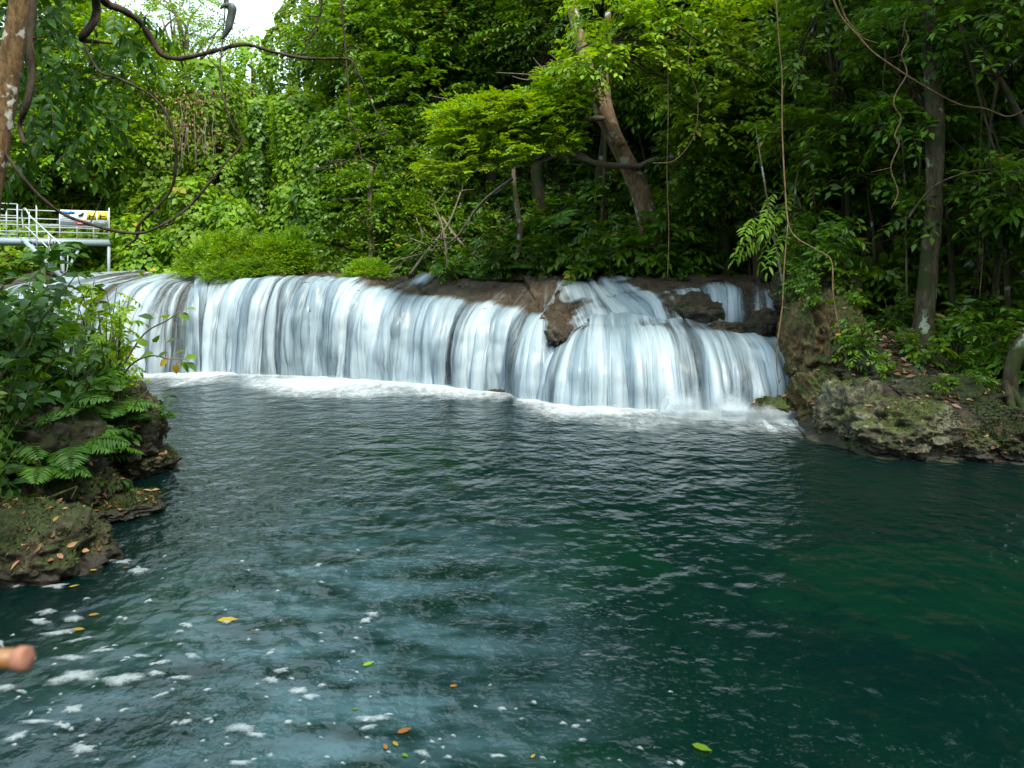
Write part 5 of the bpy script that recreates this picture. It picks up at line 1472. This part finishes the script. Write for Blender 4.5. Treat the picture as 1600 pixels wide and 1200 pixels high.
# ------------------------------------------------------------------ bushes, ferns and sapling on the near bank
GN = 'leafy bushes on the bank under the lichen trunk'
n1 = make_shrub('dark bush with large oval leaves low over the boulders', 1.55, 701, 'shade', .19, .10, 9, GN, name='bush', n=7)
n2 = make_shrub('tall dark bush of oval leaves hiding the end of the falls', 2.1, 702, 'shade', .20, .10, 10, GN, name='bush', n=7, spread=.4)
n3 = make_shrub('mid green bush of pointed leaves above the mossy mound', 1.4, 703, 'mid', .16, .065, 9, GN, name='bush', n=9)
for o, xy, rz in ((n1, (-5.15, 6.7), 0), (n2, (-5.9, 7.9), 1), (n3, (-5.75, 8.6), 2)):
    o.location = (*xy, gz(*xy)); o.rotation_euler = (0, 0, rz)
for k, (src, x, y, s, lb) in enumerate([
    (n2, -6.6, 8.9, 1.12, 'dark bush of oval leaves furthest along the bank from the camera'),
    (n1, -5.7, 7.1, 1.3, 'dense dark bush behind the low one over the boulders'),
    (n1, -5.2, 7.7, .95, 'dark bush leaning out over the mossy boulder'),
    (n3, -5.5, 7.4, 1.1, 'mid green bush of pointed leaves among the dark ones'),
    (n3, -6.3, 9.6, 1.3, 'mid green bush beside the thin veil of falling water'),
    (n2, -6.1, 7.0, 1.0, 'tall dark bush at the edge of the view under the trunk'),
    (n1, -4.95, 6.2, .8, 'small dark bush beside the leaf strewn boulder'),
    (n1, -5.6, 8.2, .9, 'dark bush behind the bright compound leaved sapling'),
    (n3, -4.95, 7.2, .7, 'small pointed leaved bush spilling over the mossy hump'),
    (n1, -4.9, 7.9, .7, 'small dark bush between the sapling and the dark mossy boulder'),
    (n3, -5.3, 6.5, .8, 'pointed leaved bush low beside the leaf strewn boulder'),
    (n2, -5.3, 8.0, .75, 'oval leaved bush just behind the feathery sapling'),
    (n1, -5.0, 8.9, .6, 'little dark bush on the fern covered point'),
    (n3, -4.7, 6.85, .55, 'low pointed leaved bush on the front of the mossy hump'),
    (n1, -4.5, 7.35, .5, 'low dark bush rooted on the dark mossy boulder'),
    (n1, -5.0, 6.75, .6, 'dark bush drooping over the gap with the stick'),
]):
    dup(src, (x, y, gz(x, y)), 1.3 * k, s, lb)
cs = make_shrub('bright sapling with feathery compound leaves before the thin veil', 1.6, 704, 'lime', .105, .042, 8, name='sapling', n=13, spread=.22, droop=.3, tmpl=LOD1)
cs.location = (-4.95, 8.5, .75)
c2 = dup(cs, (-5.35, 8.9, .8), 2.0, 1.05, 'feathery leaved sapling set back behind the bright one')
# twig reaching over the pool with a cluster of round leaves
rng = np.random.default_rng(66)
b0 = np.array(PX(190, 590, 8.3))
root = thing('leafy_branch', 'twig with rounded leaves, two of them yellow, stretched out before the falls', 'branch', b0)
s1 = PXS([(150, 640, 8.4), (190, 575, 8.3), (225, 522, 8.2), (262, 500, 8.1), (281, 486, 8.1)], 8) - b0
s2 = PXS([(175, 610, 8.4), (205, 570, 8.2), (235, 556, 8.1), (262, 560, 8.0), (290, 562, 8.0)], 8) - b0
mb = MB(); mb.tube(s1, [.016, .006], k=6, sub=5); mb.tube(s2, [.015, .006], k=6, sub=5)
mb.tube(PXS([(202, 648, 8.2), (218, 622, 8.1), (240, 603, 8.1)], 8) - b0, [.010, .004], k=5, sub=4)
mb.build('twig', M['twig'], root, smooth=True)
lp = np.array([(286, 484, 14, -2), (281, 490, 16, 7), (240, 498, -12, -5), (258, 498, 8, -7), (232, 540, -14, -12), (245, 535, 6, -12), (258, 537, 13, -6), (262, 552, -16, 4), (240, 552, -18, 4), (270, 555, 14, -7), (288, 560, 20, -4), (292, 566, 16, 10), (282, 564, 6, 8)], float)
P_ = np.array([PX(a, b_, 8.05) for a, b_, _, _ in lp]) - b0
A_ = np.stack([lp[:, 2], rng.normal(-5, 6, len(lp)), -lp[:, 3]], 1)
mb = MB(); leaves(mb, P_, A_, np.array([[0, -.5, 1.0]]) + rng.normal(0, .25, P_.shape), .17, .11, rng, LOD1); mb.build('foliage', M['mid'], root)
P_ = np.array([PX(262, 562, 8.0), PX(276, 568, 8.0)]) - b0
mb = MB(); leaves(mb, P_, np.array([(-.6, 0, -.4), (-.1, 0, -1)]), np.array([(0, -1, .6), (0, -1, .5)]), .13, .1, rng, LOD1); mb.build('yellow_leaf', M['yellow'], root)

GNF = 'ferns on the mossy point'
nf = make_fern('bright fern spilling over the mossy mound', .75, 711, 'fern', 12, GNF)
nf.location = PX(165, 648, 8.2)
for k, (px, py, Y, s, lb) in enumerate([(110, 700, 7.15, .9, 'fern draping over the face of the mossy hump'), (55, 735, 6.75, .8, 'fern just behind the leaf strewn boulder'), (150, 712, 7.9, .8, 'fern hanging above the low wet rock shelf'), (222, 665, 8.7, .8, 'fern at the tip of the rock point nearest the open pool'), (75, 660, 7.4, 1.1, 'dark fern under the oval leaved bushes'), (115, 620, 7.9, 1.0, 'fern half hidden behind the bright spilling one'), (30, 690, 7.0, .9, 'fern hanging beside the leaf strewn boulder'), (205, 640, 8.9, .7, 'small fern above the flat rock point')]):
    dup(nf, PX(px, py, Y), k * 1.1, s, lb, tilt=(.2, .15))
o = vine_line('stick', 'bent mossy stick lying across the gap between two boulders', [(-30, 805, 6.4), (20, 795, 6.5), (60, 785, 6.6), (95, 770, 6.7), (121, 760, 6.75)], 6.5, [.022, .016, .008], 'stem', None, .15, 2, 21)
o['category'] = 'stick'

# ------------------------------------------------------------------ lichen trunk, dark boughs and looping lianas overhead
rng = np.random.default_rng(88)
b0 = np.array([-4.35, 4.5, gz(-4.35, 4.5) + .1])
root = thing('lichen_tree', 'lichen spotted trunk leaning in from the edge with dark hanging leaves', 'tree', b0)
tp = np.vstack([[b0 - [0, 0, .4]], PXS([(-70, 560, 4.5), (-20, 300, 4.5), (2, 190, 4.5), (18, 90, 4.5), (34, 0, 4.5), (60, -150, 4.5), (110, -350, 4.6)], 4.5)]) - b0
MB().tube(tp, [.15, .12, .08, .072, .068, .068, .065, .05], k=12, sub=7, wob=.10).build('trunk', M['bark_lichen'], root, smooth=True)
def limbpx(pts, Y, r, nm='branch', mat='liana_dark', twigs=0, sub=6):
    p = PXS(pts, Y) - b0; mb = MB(); mb.tube(p + rng.normal(0, .006, p.shape), r, k=8, sub=sub, wob=.28)
    for i in range(twigs):
        s = p[rng.integers(1, len(p))]; e = s + np.array([rng.normal(0, .12), rng.normal(0, .1), rng.normal(.02, .1)])
        mb.tube([s, (s + e) / 2 + rng.normal(0, .02, 3), e], [.006, .004, .002], k=4, sub=2)
    mb.build(nm, M[mat], root, smooth=True); return p
limbpx([(60, -150, 4.5), (120, -60, 4.9), (160, 2, 5.2), (190, 14, 5.3), (215, 33, 5.4), (238, 62, 5.5), (255, 88, 5.5), (290, 90, 5.5), (340, 78, 5.5), (385, 70, 5.6), (430, 84, 5.6), (480, 93, 5.7), (530, 91, 5.7), (550, 95, 5.7), (562, 118, 5.7), (577, 155, 5.8), (603, 208, 5.8)], 5.5, [.04, .03, .024, .019, .015, .012, .009, .004], twigs=16)
limbpx([(60, -150, 4.5), (130, -40, 4.8), (152, 10, 5.0), (145, 40, 5.0), (126, 60, 5.0), (150, 66, 5.1), (185, 68, 5.1)], 5, [.03, .034, .03, .026, .014, .006], twigs=6)
limbpx([(52, -20, 4.4), (50, 60, 4.4), (48, 120, 4.4), (40, 165, 4.4), (30, 195, 4.45), (38, 225, 4.45)], 4.4, [.02, .022, .018, .012], twigs=4)
limbpx([(128, 58, 5.0), (138, 84, 5.0), (158, 110, 5.0), (178, 122, 5.0), (205, 130, 5.0), (235, 150, 5.05), (260, 182, 5.1), (276, 225, 5.1), (276, 262, 5.15), (265, 298, 5.2), (240, 330, 5.2), (222, 352, 5.2), (212, 370, 5.2), (195, 385, 5.2)], 5, [.009, .008, .011, .009, .010, .011, .009, .013, .006], 'liana_loop', twigs=9)
limbpx([(-20, 215, 4.5), (4, 234, 4.5), (30, 272, 4.5), (62, 308, 4.6), (100, 336, 4.7), (140, 352, 4.8), (180, 360, 4.9), (218, 364, 5.0), (250, 354, 5.0), (290, 328, 5.1), (325, 290, 5.1), (345, 262, 5.1), (379, 222, 5.2), (362, 198, 5.2), (352, 160, 5.2), (347, 115, 5.3), (348, 60, 5.4), (355, 5, 5.5), (358, -50, 5.5)], 5, [.008, .011, .010, .012, .009, .010, .006, .007, .005, .005], 'liana_loop', twigs=9)
limbpx([(532, -40, 5.7), (535, 10, 5.7), (539, 70, 5.7), (540, 120, 5.7), (549, 180, 5.7), (560, 224, 5.7)], 5.7, [.008, .007, .006, .003], 'hanging_twig', twigs=4)
limbpx([(508, -20, 5.7), (500, 25, 5.7), (485, 60, 5.7), (470, 90, 5.7)], 5.7, [.008, .004], 'hanging_twig', twigs=5)
limbpx([(603, 208, 5.8), (570, 215, 5.8), (540, 250, 5.8), (500, 262, 5.8), (472, 265, 5.8)], 5.8, [.005, .003], 'hanging_twig', twigs=5)
limbpx([(355, -30, 5.4), (352, 5, 5.4), (362, 12, 5.4), (356, 40, 5.4), (346, 62, 5.4)], 5.4, [.012, .018, .030, .026, .012], 'seed_pod', 'pod')
limbpx([(352, 5, 5.4), (344, 14, 5.4)], 5.4, [.016, .008], 'seed_pod', 'pod', sub=3)
# leaves: pinnate, hanging
mb = MB()
spots = [(185, 68), (215, 78), (150, 85), (100, 60), (75, 180), (62, 230), (60, 265), (90, 190), (110, 215),  (120, 250), (95, 110), (130, 130), (170, 150), (60, 95), (25, 260), (70, 140), (140, 175), (180, 200), (155, 225), (20, 150), (110, 20), (200, 40), (80, 30), (40, 60), (105, 160)]
P_, D_ = [], []
for (px, py) in spots:
    for k in range(4):
        Y = rng.uniform(4.9, 6.2); q = PX(px + rng.normal(0, 16), py - 14 + rng.normal(0, 10), Y)
        P_.append(q - b0); a = rng.uniform(0, 6.28); D_.append([cos(a), sin(a), -.8])
P_, D_ = np.array(P_), np.array(D_)
sprays(mb, rng, P_, D_, .3, 8, .12, .048, sag=.2, spread=.8, droop=.45, pinn=True, tmpl=LOD1, tw=.004, flat=.5)
for l, n_ in (((-4.7, 5.2, 6.0, 1.3, 1.4, .9), 300), ((-5.0, 5.4, 4.9, 1.0, 1.2, .9), 200), ((-4.6, 3.4, 6.4, 1.4, 1.6, .8), 260)):
    clump_crown(mb, rng, [(l[0] - b0[0], l[1] - b0[1], l[2] - b0[2], *l[3:])], n_, .4, 8, .14, .075, gap=.1, tw=.004, tmpl=LOD1)
mb.build('crown', [M['shade'], M['liana_dark']], root)

# ------------------------------------------------------------------ floating foam and leaves on the pool
def on_water(px, py):
    Y = F * H / (py - HZ); return np.array([(px - 800) / F * Y, Y, 0.0])
GFO, GFS = 'broad foam patches drifting on the pool', 'small foam flecks drifting on the pool'
rng = np.random.default_rng(123)
def foam_patch(px, py, wpx, hpx, label, group, rough=.5, ang=0.0):
    c = on_water(px, py); Y = c[1]
    a = wpx / 2 / F * Y; b_ = hpx / 2 * Y * Y / (F * H)
    n, m = 40, 7
    th = np.linspace(0, 2 * pi, n, endpoint=False); rr = np.linspace(0, 1, m)
    sd_ = rng.uniform(0, 99)
    k = 1 + rough * fbm(np.stack([np.cos(th) * 1.3 + sd_, np.sin(th) * 1.3, 0 * th], 1), 3)
    x = np.outer(rr, np.cos(th) * k) * a; y = np.outer(rr, np.sin(th) * k) * b_
    x, y = x * cos(ang) - y * sin(ang), x * sin(ang) + y * cos(ang)
    z = 0.010 + 0.012 * (1 - rr[:, None] ** 2) + 0 * x
    i = np.arange(m - 1)[:, None] * n; j = np.arange(n)[None]; jn = (j + 1) % n
    mb = MB().add(np.stack([x, y, z], -1).reshape(-1, 3), q=np.stack([i + j, i + jn, i + n + jn, i + n + j], -1).reshape(-1, 4)[:, ::-1])
    cov = np.repeat((0.92 - 0.75 * rr ** 2.2)[:, None], n, 1) - 0.12 * rng.random()
    o = mb.build('foam_patch', M['fleck'], smooth=True, attrs={'cov': cov.ravel()}); o.location = c
    return tag(o, label, 'foam', group)
BIG = [(118, 1058, 88, 34, 'largest lacy foam raft, beside the wooden pole end'), (190, 1063, 66, 24, 'two lobed foam raft touching the largest one'), (112, 1031, 80, 13, 'long narrow foam strip just beyond the largest raft'),
       (585, 1126, 70, 15, 'bar shaped foam patch near the orange leaf'), (378, 1140, 50, 24, 'slanting foam patch alone on the bright reflection'), (130, 1173, 62, 17, 'oval foam patch closest to the lower corner'), (216, 893, 30, 16, 'foam patch beside the red brown leaf')]
for q in BIG: foam_patch(*q[:4], q[4], GFO)
for (px, py, a, b_) in [(75, 958, 40, 13), (58, 974, 60, 11), (115, 970, 42, 15), (90, 992, 76, 13), (50, 903, 96, 9), (30, 912, 70, 7), (160, 880, 42, 8), (215, 1028, 38, 8), (255, 1037, 36, 6), (300, 1028, 28, 9), (245, 1055, 38, 9), (281, 1062, 42, 8), (112, 1112, 36, 18), (65, 1131, 84, 8), (95, 1137, 40, 7), (26, 1155, 36, 18), (402, 1152, 34, 10), (423, 1065, 34, 17), (468, 1082, 32, 16), (482, 1092, 28, 12), (440, 1050, 30, 10), (290, 1131, 22, 12), (372, 1196, 44, 12), (660, 1181, 32, 13), (776, 1185, 32, 8), (583, 963, 26, 15), (572, 972, 22, 10), (10, 1078, 44, 14), (35, 1085, 30, 8), (160, 1020, 40, 8), (130, 1001, 60, 8), (85, 918, 44, 10), (250, 1090, 36, 7), (575, 1140, 30, 10), (1, 1008, 40, 8), (195, 880, 36, 9)]:
    foam_patch(px, py, a, b_, 'irregular white foam patch floating on the dark near water', GFO, .55, rng.normal(0, .3))
for i in range(150):
    u = rng.random()
    px = 20 + 560 * rng.random() ** 1.25 if u < .72 else 480 + 620 * rng.random(); py = 850 + 345 * rng.random() ** .8 if u < .72 else 1060 + 138 * rng.random() ** .7
    if px < 165 and py < 905: continue
    s = rng.uniform(5, 18)
    foam_patch(px, py, s, s * rng.uniform(.2, .55), 'small white foam fleck floating on the pool', GFS, .5, rng.normal(0, .4))
def float_leaf(px, py, wpx, mat, label, ang, name='floating_leaf', z=None, tilt=.05):
    c = on_water(px, py) if z is None else PX(px, py, z)
    L = 0.8 * wpx / F * c[1]
    mb = MB(); a = np.array([[cos(ang), sin(ang), tilt]])
    leaves(mb, np.array([[-cos(ang) * L / 2, -sin(ang) * L / 2, .022]]), a, np.array([[0, -.05, 1.0]]), L, L * .5, rng, LOD1)
    v = mb.v[0]; v[:, 2] = .014 + .25 * np.maximum(v[:, 2] - .02, 0) if z is None else v[:, 2]
    o = mb.build(name, M[mat]); o.location = c
    return tag(o, label, 'leaf', 'fallen leaves floating on the pool' if z is None else 'bright fallen leaves on the rocks')
for q in [(356, 971, 40, 'yellow', 'largest yellow leaf, floating on the bright reflection', .1), (147, 963, 20, 'orange', 'orange leaf floating among the foam strips', .3), (123, 986, 24, 'yellow', 'narrow yellow leaf by the foam strips', 0), (127, 893, 18, 'orange', 'orange leaf afloat beside the leaf strewn boulder', .4), (146, 893, 15, 'yellow', 'yellow leaf afloat next to the orange one near the boulder', .1), (198, 889, 14, 'dead', 'red brown leaf beside a foam patch', .2), (116, 918, 18, 'yellow', 'yellow green leaf under the boulder', .6), (576, 1040, 24, 'lime', 'lone bright green leaf on the blue reflection', .6), (632, 1145, 30, 'orange', 'large orange leaf near the bar shaped foam', .5), (602, 1170, 18, 'orange', 'curled orange leaf next to a yellow one', 2.0), (618, 1166, 18, 'yellow', 'yellow leaf touching the curled orange one', -.8), (709, 1075, 16, 'orange', 'rust red leaf alone on dark water', .2), (833, 1185, 14, 'yellow', 'small golden leaf close to the lower edge', .9), (633, 1184, 16, 'lime', 'small green leaf below the curled orange one', -.6), (556, 1111, 14, 'lime', 'tiny green leaf above the bar shaped foam', .2), (395, 988, 9, 'dead', 'tiny red leaf just past the largest yellow one', .3), (1097, 1172, 40, 'mid', 'dull green leaf half sunk with white specks', -.5)]:
    float_leaf(*q)
for q in [(88, 817, 17, 'yellow', 'upright yellow leaf on the leaf strewn boulder', 1.6, 5.45), (78, 800, 14, 'orange', 'small orange leaf on top of the leaf strewn boulder', .3, 5.6), (1345, 655, 22, 'yellow', 'broad yellow leaf on the pale limestone', .4, 10.1), (1365, 600, 18, 'yellow', 'yellow leaf at the foot of the long liana', -.4, 11.0), (1345, 603, 14, 'orange', 'orange leaf touching the liana tip', .2, 11.0), (1455, 594, 14, 'orange', 'small orange leaf before the thick trunk', 0, 10.9), (175, 703, 18, 'dead', 'brown curled leaf on the fern covered point', .2, 8.2), (212, 672, 14, 'dead', 'brown leaf caught in the fern at the point', 1.2, 8.2)]:
    float_leaf(*q[:6], name='fallen_leaf', z=q[6], tilt=.5)

# ------------------------------------------------------------------ wooden rail whose end pokes into view
e = np.array(PX(45, 1029, 1.05)); b0 = np.array([-1.62, 1.0, gz(-1.62, 1.0)])
root = thing('wooden_handrail', 'round wooden rail end poking in over the water close by', 'handrail', b0)
MB().tube(np.array([b0 * [1, 1, 0] + [-.6, -.1, e[2] - .01], e - [.05, 0, 0], e - [.016, 0, 0]]) - b0, [.0155, .0145, .0145], k=14, sub=1, wob=.03).build('rail', M['pole'], root, smooth=True)
MB().tube(np.array([e - [.022, 0, 0], e - [.018, 0, 0], e - [.004, 0, .001], e]) - b0, [.0145, .0175, .018, .0145], k=16, sub=1, wob=.03).build('end_cap', M['pole_end'], root, smooth=True)
MB().tube(np.array([b0 - [0, 0, .3], b0 * [1, 1, 0] + [0, 0, e[2] - .02]]) - b0, [.04, .035], k=10, sub=1).build('post', M['bark'], root, smooth=True)
